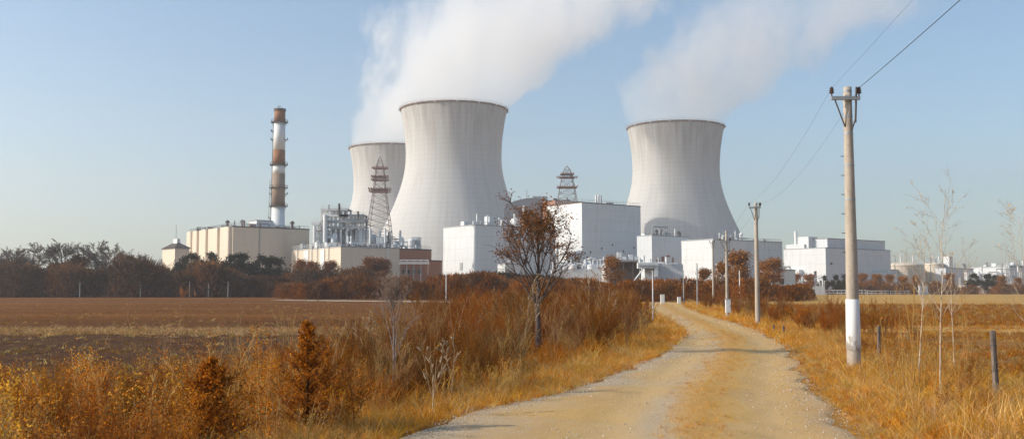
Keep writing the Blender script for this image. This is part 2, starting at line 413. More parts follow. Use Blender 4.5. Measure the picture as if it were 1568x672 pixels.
def twigbush(seed, h=2.2, nst=11, c=RUST, fine=9, leaf=0, c_lf=None, spread=.33, r0=.012, w=.0045):
    r = RNG(seed); b = Bag()
    S = np.zeros((nst, 3)); S[:, :2] = r.normal(0, .12, (nst, 2))
    D = unit(np.column_stack([r.normal(0, spread, nst), r.normal(0, spread, nst), np.ones(nst)])); L = h * r.uniform(.55, 1.0, nst)
    P = grow(S, D, L, 5, np.column_stack([r.normal(0, .1, (nst, 2)), np.zeros(nst)]), .03, r)
    b.add(tubes(P, r0, r0 * .3), c * 1.15)
    S2, D2, i2, s2 = sprout(P, 9, .2, 1.0, .3, .8, r, .35); L2 = h * .34 * (1.15 - .7 * s2) * r.uniform(.5, 1.1, len(S2))
    P2 = grow(S2, D2, L2, 3, None, .05, r); b.add(tubes(P2, r0 * .4, r0 * .18), c * 1.1)
    S3, D3, i3, s3 = sprout(P2, fine, .1, 1.0, .3, .8, r, .3)
    b.add(slivers(S3, D3, L2[i3] * r.uniform(.3, .8, len(S3)), w, r), c, r, .35)
    if leaf:
        k = r.integers(0, len(S3), leaf); Cn = S3[k] + D3[k] * (L2[i3][k] * r.uniform(.2, .8, leaf))[:, None]
        b.add(leaves(Cn, .055, r, .6), c_lf, r, .45)
    return b.get()
def grassclump(seed, h=.55, n=34, w=.005, c=GOLD, spread=.45, rad=.12):
    r = RNG(seed); S = np.zeros((n, 3)); S[:, :2] = r.normal(0, rad, (n, 2))
    D = unit(np.column_stack([r.normal(0, spread, n), r.normal(0, spread, n), np.ones(n)])); L = h * r.uniform(.35, 1.1, n)
    bd = np.column_stack([r.normal(0, .35, n), r.normal(0, .35, n), -np.abs(r.normal(0, .25, n))])
    P = grow(S, D, L, 4, bd); q = unit(np.cross(D, r.normal(0, 1, D.shape)))[:, None] * (w * np.array([1, .9, .6, .08]))[None, :, None]
    V = np.stack([P - q, P + q], 2).reshape(-1, 3); i = (np.arange(n) * 8)[:, None]
    F = np.concatenate([i + [2 * j, 2 * j + 1, 2 * j + 3] for j in range(3)] + [i + [2 * j, 2 * j + 3, 2 * j + 2] for j in range(3)])
    b = Bag(); cc = np.repeat(c[None] * r.uniform(.6, 1.25, (n, 1)), 8, 0); b.add((V, F), cc); return b.get()

def tree_arrays(seed, h, r0, trunk_frac=.35, n1=10, n2=6, n3=6, n4=5, a1=(.35, .8), up=.35, len1=.5, lean=(0, 0), twig_w=.02, wob=.02,
                kleaf=0, leaf=.1, c_tw=UMBER, c_lf=None, leaf_top=0.0, leaf_clump=.3, s0=None, multi=1, fan=.0, t_end=1.0):
    """returns (trunk and limbs), (twigs and leaves)"""
    r = RNG(seed); tb = Bag(); cb = Bag()
    D0 = unit(np.array([[lean[0], lean[1], 1.0]])); L0 = np.array([h * t_end])
    P0 = grow(np.array([[0, 0, -.05]]), D0, L0, 9, np.array([[r.normal(0, .03), r.normal(0, .03), 0]]), wob, r)
    tb.add(tubes(P0, r0, r0 * .18, 8), UMBER)
    S1, D1, i1, s1 = sprout(P0, n1, trunk_frac if s0 is None else s0, .97, a1[0], a1[1], r, up)
    L1 = h * len1 * (1.12 - .75 * s1) * r.uniform(.75, 1.1, n1)
    P1 = grow(S1, D1, L1, 6, np.column_stack([np.zeros((n1, 2)), np.full(n1, fan)]), .03, r)
    tb.add(tubes(P1, r0 * (1.0 - .75 * s1) * .55, r0 * .08, 5), UMBER)
    S2, D2, i2, s2 = sprout(P1, n2, .25, 1.0, .3, .75, r, up * .6); L2 = L1[i2] * .5 * (1.15 - .6 * s2) * r.uniform(.6, 1.1, len(S2))
    P2 = grow(S2, D2, L2, 4, None, .04, r); tb.add(tubes(P2, r0 * .18, r0 * .06, 4), UMBER)
    S3, D3, i3, s3 = sprout(P2, n3, .2, 1.0, .3, .8, r, up * .4); L3 = L2[i3] * .5 * r.uniform(.5, 1.1, len(S3))
    P3 = grow(S3, D3, L3, 3, None, .05, r); cb.add(tubes(P3, twig_w, twig_w * .4, 3), c_tw)
    if n4:
        S4, D4, i4, s4 = sprout(P3, n4, .2, 1.0, .3, .9, r, .2); cb.add(slivers(S4, D4, L3[i4] * r.uniform(.4, .9, len(S4)), twig_w * .7, r), c_tw, r, .3)
    if kleaf:
        E = P3[:, -1]; keep = np.where(E[:, 2] > leaf_top * h)[0]
        if leaf_clump: keep = keep[r.random(len(keep)) < .6]
        k = keep[r.integers(0, len(keep), kleaf)]
        cb.add(leaves(E[k] + r.normal(0, leaf_clump, (kleaf, 3)), leaf, r, .65), c_lf, r, .4)
    return tb.get(), cb.get()
def place_tree(name, T, loc, label, cat, bark, crown, group=None, sc=1.0, rot=0.0, src=None, tint=1.0):
    o = empty(name, loc, label, cat, group); o.rotation_euler = (0, 0, rot); o.scale = (sc, sc, sc)
    if src is not None:
        for ch in src.children:
            c = ch.copy(); link(c, o)
        return o
    (V, F, C), (V2, F2, C2) = T
    mesh_np('trunk', V, F, bark, o, None, True); mesh_np('crown', V2, F2, crown, o, C2 * tint)
    return o

# ---------------------------------------------------------------- edges of road, field and fence along the view
LE = [(598, 672), (640, 659), (688, 640), (750, 624), (800, 617), (900, 587), (972, 561), (1022, 538), (1044, 516), (1042, 505), (1019, 489), (990, 470), (984, 464)]
RE = [(1324, 672), (1284, 639), (1260, 614), (1245, 596), (1224, 563), (1217, 549), (1199, 527), (1166, 507), (1134, 497), (1080, 482), (1049, 470), (1046, 464)]
FE = [(-80, 640), (90, 634), (240, 614), (370, 592), (470, 566), (560, 540), (650, 505), (740, 478), (800, 463), (830, 456)]
CE = [(1060, 672), (1058, 650), (1066, 617), (1105, 563), (1120, 541), (1112, 516), (1069, 495), (1026, 475), (1012, 464)]
def edge(pts):
    g = np.array([ground(*p)[:2] for p in pts]); o = np.argsort(g[:, 1]); return g[o, 1], g[o, 0]
_le, _re, _fe, _ce = map(edge, (LE, RE, FE, CE))
def x_left(d): return np.interp(d, *_le)
def x_right(d): return np.interp(d, *_re)
def x_field(d): return np.where(np.asarray(d) < _fe[0][0], -60 - 0 * np.asarray(d), np.interp(d, *_fe))
def x_mid(d): return np.interp(d, *_ce)
_fn = np.array([(0, 8.0), (20.3, 9.95), (31.6, 11.85), (50, 13.7), (64, 17), (90, 20.5), (130, 26), (175, 34)])
def x_fence(d): return np.interp(d, _fn[:, 0], _fn[:, 1])

# ================================================================ GROUND
M['ground'] = mat_ground('dry turf and leaf litter', [(.30, (.16, .07, .018)), (.5, (.36, .175, .04)), (.7, (.56, .32, .085))], .35, 7.0, .45)
gm = MB(); gm.add([(-3000, -200, 0), (3000, -200, 0), (3000, 3000, 0), (-3000, 3000, 0)], [(0, 1, 2, 3)])
tag(gm.build('ground', M['ground']), 'dry brown turf spreading under the whole site', kind='structure')

def sheet(name, rows_d, xl, xr, nc, zf, mat, label):
    t = np.linspace(0, 1, nc); d = np.asarray(rows_d)
    X = np.asarray(xl)[:, None] * (1 - t) + np.asarray(xr)[:, None] * t; Y = np.broadcast_to(d[:, None], X.shape)
    Z = zf(X, Y, np.broadcast_to(t, X.shape)); V = np.stack([X, Y, Z], -1).reshape(-1, 3)
    i = np.arange(len(d) * nc).reshape(len(d), nc)
    F = np.stack([i[:-1, :-1], i[:-1, 1:], i[1:, 1:], i[1:, :-1]], -1).reshape(-1, 4)
    return tag(mesh_np(name, V, F, mat, None, None, True), label, kind='structure')
def vnoise(X, Y, s, seed):
    """smooth value noise on a lattice"""
    r = RNG(seed); tab = r.random((256, 256)); x = X / s; y = Y / s
    i = np.floor(x).astype(int); j = np.floor(y).astype(int); u = x - i; v = y - j; u = u * u * (3 - 2 * u); v = v * v * (3 - 2 * v)
    g = lambda a, b: tab[a % 256, b % 256]
    return g(i, j) * (1 - u) * (1 - v) + g(i + 1, j) * u * (1 - v) + g(i, j + 1) * (1 - u) * v + g(i + 1, j + 1) * u * v

# ploughed field on the left, with furrows and clods
def mat_field():
    m, n, l = newmat('ploughed earth'); tc = N(n, 'ShaderNodeNewGeometry').outputs['Position']
    s = n.new('ShaderNodeSeparateXYZ'); l.new(tc, s.inputs[0])
    big = noise(n, l, tc, .05, 4, .6, (.35, 1.6, 1)); mid = noise(n, l, tc, .7, 5, .65, (.3, 1, 1)); f = noise(n, l, tc, 5, 6, .75)
    v = math_node(n, l, 'ADD', math_node(n, l, 'MULTIPLY', mid, .5), math_node(n, l, 'MULTIPLY', f, .5))
    near = ramp(n, l, v, [(.34, (.055, .027, .015)), (.52, (.105, .052, .027)), (.7, (.20, .10, .048))])
    far = ramp(n, l, v, [(.32, (.10, .036, .009)), (.52, (.165, .06, .014)), (.72, (.27, .115, .03))])
    dd = math_node(n, l, 'ADD', s.outputs[1], math_node(n, l, 'MULTIPLY', big, 26))
    fac = math_node(n, l, 'DIVIDE', math_node(n, l, 'SUBTRACT', dd, 62), 26, clamp=True)
    c = mixc(n, l, fac, near, far)
    st = ramp(n, l, big, [(.5, (0, 0, 0)), (.62, (1, 1, 1))])
    c = mixc(n, l, math_node(n, l, 'MULTIPLY', math_node(n, l, 'MULTIPLY', st, fac), .55), c, (.25, .11, .03))
    finish(n, l, c, 1.0, bump=f, bump_d=.05, spec=.05); return m
rd = np.concatenate([np.geomspace(_fe[0][0] + .05, 80, 250), np.geomspace(81, 300, 110)])
def zfield(X, Y, t):
    fur = .5 + .5 * np.sin(Y * 2 * np.pi / .75 + .8 * vnoise(X, Y, 6, 1)); near = np.clip(1.3 - Y / 110, .12, 1)
    e = np.clip((1 - t) * 30, 0, 1)
    return .012 + e * near * (.07 * fur + .09 * vnoise(X, Y, .35, 2) * vnoise(X, Y, 2.2, 3) + .05 * vnoise(X, Y, .16, 4))
sheet('field', rd, -.62 * rd - 14, x_field(rd), 420, zfield, mat_field(), 'ploughed brown field left of the weeds')
M['path_pale'] = mat_ground('pale field track', [(.3, (.36, .28, .20)), (.7, (.58, .49, .38))], .3, 4, .4)
def strip(name, pts, w, mat, z, label, nseg=40):
    g = np.array([ground(*p) for p in pts]); tt = np.linspace(0, len(g) - 1, nseg)
    X = np.interp(tt, range(len(g)), g[:, 0]); Y = np.interp(tt, range(len(g)), g[:, 1]); ww = w * (.7 + .6 * RNG(5).random(nseg))
    V = np.concatenate([np.column_stack([X, Y - ww / 2, np.full(nseg, z)]), np.column_stack([X, Y + ww / 2, np.full(nseg, z)])])
    i = np.arange(nseg - 1); F = np.stack([i, i + 1, i + 1 + nseg, i + nseg], -1)
    return tag(mesh_np(name, V, F, mat), label, kind='structure')
strip('field_track', [(425, 459.6), (560, 461.2), (765, 463.2)], 13, M['path_pale'], .07, 'pale chalky track across the ploughed field')
strip('field_track', [(560, 454.5), (660, 453.2), (770, 453.6)], 24, M['path_pale'], .075, 'short pale track below the dark hedge')

# fields on the right
M['f_tan'] = mat_ground('tan stubble field', [(.3, (.34, .18, .045)), (.55, (.52, .30, .085)), (.75, (.62, .40, .15))], .035, 2.0, .55, stretch=(.25, 1.5, 1))
M['f_brown'] = mat_ground('rough brown grassland', [(.3, (.11, .044, .011)), (.52, (.20, .082, .018)), (.75, (.34, .17, .04))], .12, 3.0, .5, stretch=(.3, 1.2, 1))
M['f_rough'] = mat_ground('rough golden pasture', [(.28, (.14, .06, .014)), (.5, (.28, .13, .03)), (.72, (.50, .29, .085))], .3, 5.0, .5, stretch=(.5, 1.4, 1))
def flat(z): return lambda X, Y, t: z + .03 * vnoise(X, Y, 1.7, 6)
for nm, d0, d1, mt, z, lb in (('pasture', 8, 52.5, 'f_rough', .012, 'rough golden pasture behind the fence posts'), ('pasture', 52, 63, 'f_tan', .02, 'pale mown strip crossing the pasture'),
                              ('grassland', 62.5, 150, 'f_brown', .03, 'dark brown rough grassland beyond the mown strip'), ('stubble_field', 149, 430, 'f_tan', .055, 'far tan stubble field before the orange trees')):
    r_ = np.geomspace(d0, d1, 40); x0 = x_fence(r_) + .1 if d1 < 200 else np.interp(r_, [149, 175, 260, 430], [29, 34, 70, 118])
    sheet(nm, r_, x0, .62 * r_ + 30, 60, flat(z), M[mt], lb)

# gravel road
def mat_road():
    m, n, l = newmat('gravel road'); tc = N(n, 'ShaderNodeNewGeometry').outputs['Position']
    big = noise(n, l, tc, .22, 4, .6, (1, .35, 1)); f = noise(n, l, tc, 9, 6, .75); g = noise(n, l, tc, 34, 4, .7)
    vo = N(n, 'ShaderNodeTexVoronoi'); vo.inputs['Scale'].default_value = 26; l.new(tc, vo.inputs['Vector'])
    v = math_node(n, l, 'ADD', math_node(n, l, 'MULTIPLY', big, .45), math_node(n, l, 'ADD', math_node(n, l, 'MULTIPLY', f, .35), math_node(n, l, 'MULTIPLY', g, .2)))
    c = ramp(n, l, v, [(.33, (.40, .23, .085)), (.45, (.54, .335, .12)), (.57, (.58, .395, .17)), (.7, (.64, .49, .29))])
    at_ = N(n, 'ShaderNodeAttribute', attribute_name='tint'); sp = n.new('ShaderNodeSeparateColor'); l.new(at_.outputs['Color'], sp.inputs[0])
    grav = math_node(n, l, 'MULTIPLY', sp.outputs[0], ramp(n, l, f, [(.3, (.35, .35, .35)), (.6, (1, 1, 1))]))
    c = mixc(n, l, grav, c, ramp(n, l, g, [(.3, (.28, .235, .19)), (.55, (.47, .41, .345)), (.75, (.74, .68, .60))]))
    c = mixc(n, l, math_node(n, l, 'MULTIPLY', sp.outputs[1], ramp(n, l, f, [(.3, (1, 1, 1)), (.65, (.2, .2, .2))])), c, (.52, .28, .07))
    c = mixc(n, l, math_node(n, l, 'MULTIPLY', sp.outputs[2], ramp(n, l, f, [(.3, (.4, .4, .4)), (.6, (.9, .9, .9))])), c, (.56, .40, .215))
    c = mixc(n, l, 1.0, c, (1.0, .93, .80), 'MULTIPLY')
    h = math_node(n, l, 'ADD', math_node(n, l, 'MULTIPLY', f, .5), math_node(n, l, 'MULTIPLY', vo.outputs['Distance'], .25))
    finish(n, l, c, .95, bump=h, bump_d=.018, spec=.1); return m
rr = np.concatenate([np.linspace(-12, 12, 14), np.geomspace(12.5, 176, 260)])
nc = 64; t = np.linspace(0, 1, nc)
XL = x_left(rr); XR = x_right(rr); XL = np.where(rr > 168, XL - (rr - 168) * 3, XL)
jit = .5 * (vnoise(rr, rr * 0, 1.9, 8) - .5) + .35 * (vnoise(rr, rr * 0, .6, 9) - .5)
X = (XL + jit)[:, None] * (1 - t) + (XR - jit)[:, None] * t; Y = np.broadcast_to(rr[:, None], X.shape); T_ = np.broadcast_to(t, X.shape)
xm = x_mid(rr)[:, None]; wid = (XR - XL)[:, None]; q = (X - xm)
rut = np.exp(-((q - 1.35) / .5) ** 2) + np.exp(-((q + 1.35) / .5) ** 2)
mid = np.exp(-(q / .42) ** 2); ed = np.minimum(T_, 1 - T_) * wid
Z = .012 + .03 * np.clip(ed / 1.6, 0, 1) - .035 * rut + .03 * mid + .03 * vnoise(X, Y, .7, 10) + .015 * vnoise(X, Y, .25, 11)
Z = np.where(ed < .02, -.01, Z)
i = np.arange(len(rr) * nc).reshape(len(rr), nc)
F = np.stack([i[:-1, :-1], i[:-1, 1:], i[1:, 1:], i[1:, :-1]], -1).reshape(-1, 4)
gr = np.clip(.95 * np.exp(-((q + .55) / .5) ** 2) * (.3 + vnoise(X, Y, 2.2, 12)) + .8 * np.exp(-(ed / .45) ** 2) + .25 * (vnoise(X, Y, 3, 13) > .62) + .95 * np.exp(-((X - XL[:, None]) / 1.7) ** 2) * (Y < 40) * (.35 + vnoise(X, Y, 1.2, 17)), 0, 1)
lit = np.clip((1.15 * mid * np.clip(vnoise(X * 0, Y, 3.0, 14) * 1.2 + (Y > 27) * .5, 0, 1)) + .35 * (vnoise(X, Y, 1.7, 15) > .6) + .5 * np.exp(-((1 - T_) * wid / .7) ** 2), 0, 1)
road = mesh_np('road', np.stack([X, Y, Z], -1).reshape(-1, 3), F, mat_road(), None, np.stack([gr, lit, np.clip(rut * .75 * (.5 + vnoise(X, Y, 5, 16)), 0, 1)], -1).reshape(-1, 3), True)
tag(road, 'curving tan gravel road with wheel tracks', kind='structure')

# ================================================================ COOLING TOWERS AND STEAM
PROF = [(167, 82), (185, 78.6), (205, 75.6), (225, 73.9), (245, 73.5), (262, 75), (280, 78.8), (298, 84.5), (315, 91), (332, 98.5), (348, 106), (372, 115), (400, 124), (425, 130), (444, 133)]
def tower(px, Dm, k, label):
    """k = size against the middle tower"""
    c = at(px, HZ, Dm); c[2] = 0; mp = Dm / FPX
    o = empty('cooling_tower', c, label, 'cooling tower', 'concrete cooling towers')
    zs = []; rs = []
    for y, r in PROF: zs.append((HZ - y) * k * mp + CAMZ); rs.append(r * k * mp)
    zs = np.array(zs[::-1]); rs = np.array(rs[::-1]); zs[0] = 0
    zz = np.linspace(0, zs[-1], 60); rq = np.interp(zz, zs, rs)
    ker = np.array([1, 2, 3, 2, 1]) / 9.; rp = np.pad(rq, 2, mode='edge'); rp[:2] = rq[0] + (rq[0] - rq[1]) * np.array([2, 1]); rp[-2:] = rq[-1] + (rq[-1] - rq[-2]) * np.array([1, 2])
    rq = np.convolve(rp, ker, 'valid')
    MB().lathe(list(zip(rq, zz)), c, 144).build('shell', M['tower'], o, True)
    MB().lathe(list(zip(rq[::-1] - .9, zz[::-1])), c, 72).build('inner_wall', M['concrete_in'], o, True)
    Rt, H = rq[-1], zz[-1]
    MB().lathe([(Rt - .9, H - .1), (Rt + .05, H - 1.2), (Rt + .9, H - .8), (Rt + 1.0, H + .15), (Rt - 1.2, H + .2), (Rt - 1.2, H - 1.5)], c, 96).build('rim', M['rim'], o)
    b = MB()
    for a in range(48):
        t_ = 2 * math.pi * a / 48; p = c + np.array([(Rt + 1.2) * math.cos(t_), (Rt + 1.2) * math.sin(t_), H + .2]); b.cyl(p, p + [0, 0, 1.1], .12, n=4)
    b.lathe([(Rt + 1.15, H + 1.2), (Rt + 1.3, H + 1.2), (Rt + 1.3, H + 1.35), (Rt + 1.15, H + 1.35)], c, 96); b.build('railing', M['rim'], o)
    for a in range(0, 16):
        t_ = 2 * math.pi * (a + .3) / 16; p = c + np.array([(Rt + 1.5) * math.cos(t_), (Rt + 1.5) * math.sin(t_), H - .6])
        MB().box(p, (.9, .9, 1.3)).build('beacon', M['steel_white'], o)
    th = math.radians(-52)                       # a stair rail that climbs the shell
    MB().lathe([(rq[0] + 2.5, -.2), (rq[0] + 2.5, 1.5), (rq[0] + .05, 1.6)], c, 72).build('basin_wall', M['concrete_in'], o)
    return c, Rt, H
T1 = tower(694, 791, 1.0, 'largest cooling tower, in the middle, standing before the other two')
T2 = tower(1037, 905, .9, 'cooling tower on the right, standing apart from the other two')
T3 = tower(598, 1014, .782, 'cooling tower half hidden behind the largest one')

def mat_steam(name, R0, ax, bx, ay, g, dens, seed, zfade, ztop, k0, k1):
    m, n, l = newmat(name); tc = N(n, 'ShaderNodeTexCoord').outputs['Object']
    s = n.new('ShaderNodeSeparateXYZ'); l.new(tc, s.inputs[0]); x, y, z = s.outputs
    mn = lambda op, a, b=None, c=None, cl=False: math_node(n, l, op, a, b, c, cl)
    zp = mn('MAXIMUM', z, 0.0)
    xc = mn('MULTIPLY', zp, mn('MULTIPLY_ADD', zp, bx, ax)); yc = mn('MULTIPLY', zp, ay)
    rr_ = mn('MULTIPLY_ADD', zp, g, R0)
    wn_ = n.new('ShaderNodeTexNoise'); wn_.inputs['Scale'].default_value = 1 / 95.; wn_.inputs['Detail'].default_value = 1.5; wmp = n.new('ShaderNodeMapping'); wmp.inputs['Location'].default_value = (seed * 7.7, seed * 3.1, 0); l.new(tc, wmp.inputs[0]); l.new(wmp.outputs[0], wn_.inputs['Vector'])
    ws = n.new('ShaderNodeSeparateColor'); l.new(wn_.outputs['Color'], ws.inputs[0]); wa = mn('MULTIPLY', mn('DIVIDE', zp, 60.0, None, True), 85.0)
    xc = mn('ADD', xc, mn('MULTIPLY', mn('SUBTRACT', ws.outputs[0], .5), wa)); yc = mn('ADD', yc, mn('MULTIPLY', mn('SUBTRACT', ws.outputs[1], .5), wa))
    dx = mn('DIVIDE', mn('SUBTRACT', x, xc), rr_); dy = mn('DIVIDE', mn('SUBTRACT', y, yc), rr_)
    d = mn('SQRT', mn('ADD', mn('MULTIPLY', dx, dx), mn('MULTIPLY', dy, dy)))
    mp = n.new('ShaderNodeMapping'); mp.inputs['Location'].default_value = (seed * 137.1, seed * 53.7, seed * 11.3); mp.inputs['Rotation'].default_value = (0, R(40), 0)
    mp.inputs['Scale'].default_value = (1.0, 1.0, .62); l.new(tc, mp.inputs[0])
    n1 = noise(n, l, mp.outputs[0], 1 / 52., 7, .62)
    kk = mn('MULTIPLY_ADD', mn('DIVIDE', zp, ztop, None, True), k1 - k0, k0)
    v = mn('ADD', mn('SUBTRACT', 1.06, d), mn('MULTIPLY', mn('SUBTRACT', n1, .5), kk))
    v = mn('MULTIPLY', v, 8.0, None, True)
    lim = mn('MULTIPLY', mn('SUBTRACT', 1.7, d), 4.0, None, True)
    n2 = noise(n, l, mp.outputs[0], 1 / 33., 4, .6)
    gap = mn('MULTIPLY', mn('SUBTRACT', n2, .35), 6.0, None, True); gm_ = mn('DIVIDE', zp, 55.0, None, True)
    gap = mn('ADD', mn('MULTIPLY', gap, gm_), mn('SUBTRACT', 1.0, gm_)); lim = mn('MULTIPLY', lim, gap)
    zf = mn('SUBTRACT', 1.0, mn('DIVIDE', mn('MAXIMUM', mn('SUBTRACT', z, zfade), 0.0), ztop - zfade, None, True))
    dn = mn('MULTIPLY', mn('MULTIPLY', mn('MULTIPLY', v, lim), zf), dens)
    pv = N(n, 'ShaderNodeVolumeScatter'); pv.inputs['Color'].default_value = (1, 1, 1, 1); pv.inputs['Anisotropy'].default_value = .2
    l.new(dn, pv.inputs['Density']); o = N(n, 'ShaderNodeOutputMaterial'); l.new(pv.outputs[0], o.inputs['Volume'])
    return m
def plume(T, ax, bx, ay, g, dens, seed, zfade, ztop, k0, k1, label):
    c, Rt, H = T; R0 = Rt - 2.2; b = MB(); prof = []
    for z in np.concatenate([[-7.0], np.linspace(0, ztop, 14)]):
        zp = max(z, 0); r = (R0 + g * zp) * (1.0 + 1.0 * min(1, zp / 40)); prof.append((ax * zp + bx * zp * zp, ay * zp, z, r))
    n = 28; vs_ = []; fs = []
    for xc, yc, z, r in prof:
        vs_ += [(xc + r * math.cos(2 * math.pi * i / n), yc + r * math.sin(2 * math.pi * i / n), z) for i in range(n)]
    for j in range(len(prof) - 1):
        fs += [(j * n + i, j * n + (i + 1) % n, (j + 1) * n + (i + 1) % n, (j + 1) * n + i) for i in range(n)]
    fs += [tuple(range(n - 1, -1, -1)), tuple((len(prof) - 1) * n + i for i in range(n))]
    b.add(vs_, fs); o = b.build('steam', mat_steam('steam %d' % seed, R0, ax, bx, ay, g, dens, seed, zfade, ztop, k0, k1))
    o.location = (c[0], c[1], H); return tag(o, label, 'steam', 'steam plumes', 'stuff')
plume(T1, .74, .0022, .10, .36, .0165, 1, 80, 170, 1.0, 4.6, 'white steam billowing from the largest cooling tower')
plume(T2, .34, .0065, .12, .46, .0115, 2, 60, 175, .9, 5.2, 'thin broken steam drifting off the cooling tower on the right')
plume(T3, .56, .0010, .05, .30, .022, 3, 100, 190, 1.0, 4.4, 'steam rising from the half hidden cooling tower')

# ================================================================ CHIMNEY
def chimney():
    Dm = 425; c = at(424, HZ, Dm); c[2] = 0; z = lambda y: zof(y, Dm)
    o = empty('chimney', c, 'tall chimney banded brown and white above the beige hall', 'chimney')
    ys = [(452, 316, 'chim_white'), (316, 266, 'chim_tan'), (266, 253, 'chim_white'), (253, 230, 'chim_brown'), (230, 188, 'chim_white'), (188, 168, 'chim_brown')]
    def rad(zz): return 3.2 - (3.2 - 2.35) * zz / z(166)
    for y0, y1, mt in ys:
        a, b = max(z(y0), 0), z(y1); MB().cyl(c + [0, 0, a], c + [0, 0, b], rad(a), rad(b), 28).build('shaft_section', M[mt], o, True)
    H = z(168); MB().lathe([(rad(H) + .25, H - .7), (rad(H) + .3, H + .25), (rad(H) - .5, H + .25), (rad(H) - .5, H - 2)], c, 28).build('cap', M['steel_dark'], o)
    m_ = MB(); m_.cyl(c + [-.4, 0, H], c + [-.4, 0, H + 1.6], .12); m_.cyl(c + [-1.1, 0, H + 1.4], c + [.5, 0, H + 1.4], .1); m_.cyl(c + [.9, 0, H], c + [.9, 0, H + .9], .2); m_.build('mast', M['steel_dark'], o)
    for y, full in ((188, 1), (201, 0), (214, 0), (253, 1), (288, 1), (297, 0), (316, 1), (334, 0)):
        zz = z(y); r = rad(zz); b = MB(); w = 1.1 if full else .9
        if full:
            b.lathe([(r - .05, zz), (r + w, zz), (r + w, zz + .18), (r - .05, zz + .18)], c, 24); b.lathe([(r + w - .05, zz + 1.1), (r + w + .05, zz + 1.1), (r + w + .05, zz + 1.2), (r + w - .05, zz + 1.2)], c, 24)
            for a in range(12):
                t_ = a * math.pi / 6; p = c + [(r + w) * math.cos(t_), (r + w) * math.sin(t_), zz]; b.cyl(p, p + [0, 0, 1.2], .07, n=4)
        for sx in (-1, 1):
            if sx > 0 and y in (201, 334): continue
            p = c + [sx * (r + .55), -.3, zz - .25]; q_ = MB(); q_.box(p + [0, 0, .1], (1.3, 1.3, .2)); q_.box(p + [sx * .55, 0, .55], (.12, 1.2, .9)); q_.box(p + [-sx * .1, 0, -.45], (.2, .25, .95)); q_.build('bracket', M['steel_dark'], o)
        if full: b.build('platform', M['steel_dark'], o)
    ld = MB(); ld.path([c + [-rad(4) - .35, -.4, 2], c + [-rad(z(190)) - .35, -.4, z(190)]], .12); ld.path([c + [-rad(4) - .35, .2, 2], c + [-rad(z(190)) - .35, .2, z(190)]], .12); ld.build('ladder', M['steel_grey'], o)
    MB().cyl(c + [-3.9, -1, z(333)], c + [-3.6, -1, z(276)], .14).build('pipe', M['steel_grey'], o)
chimney()

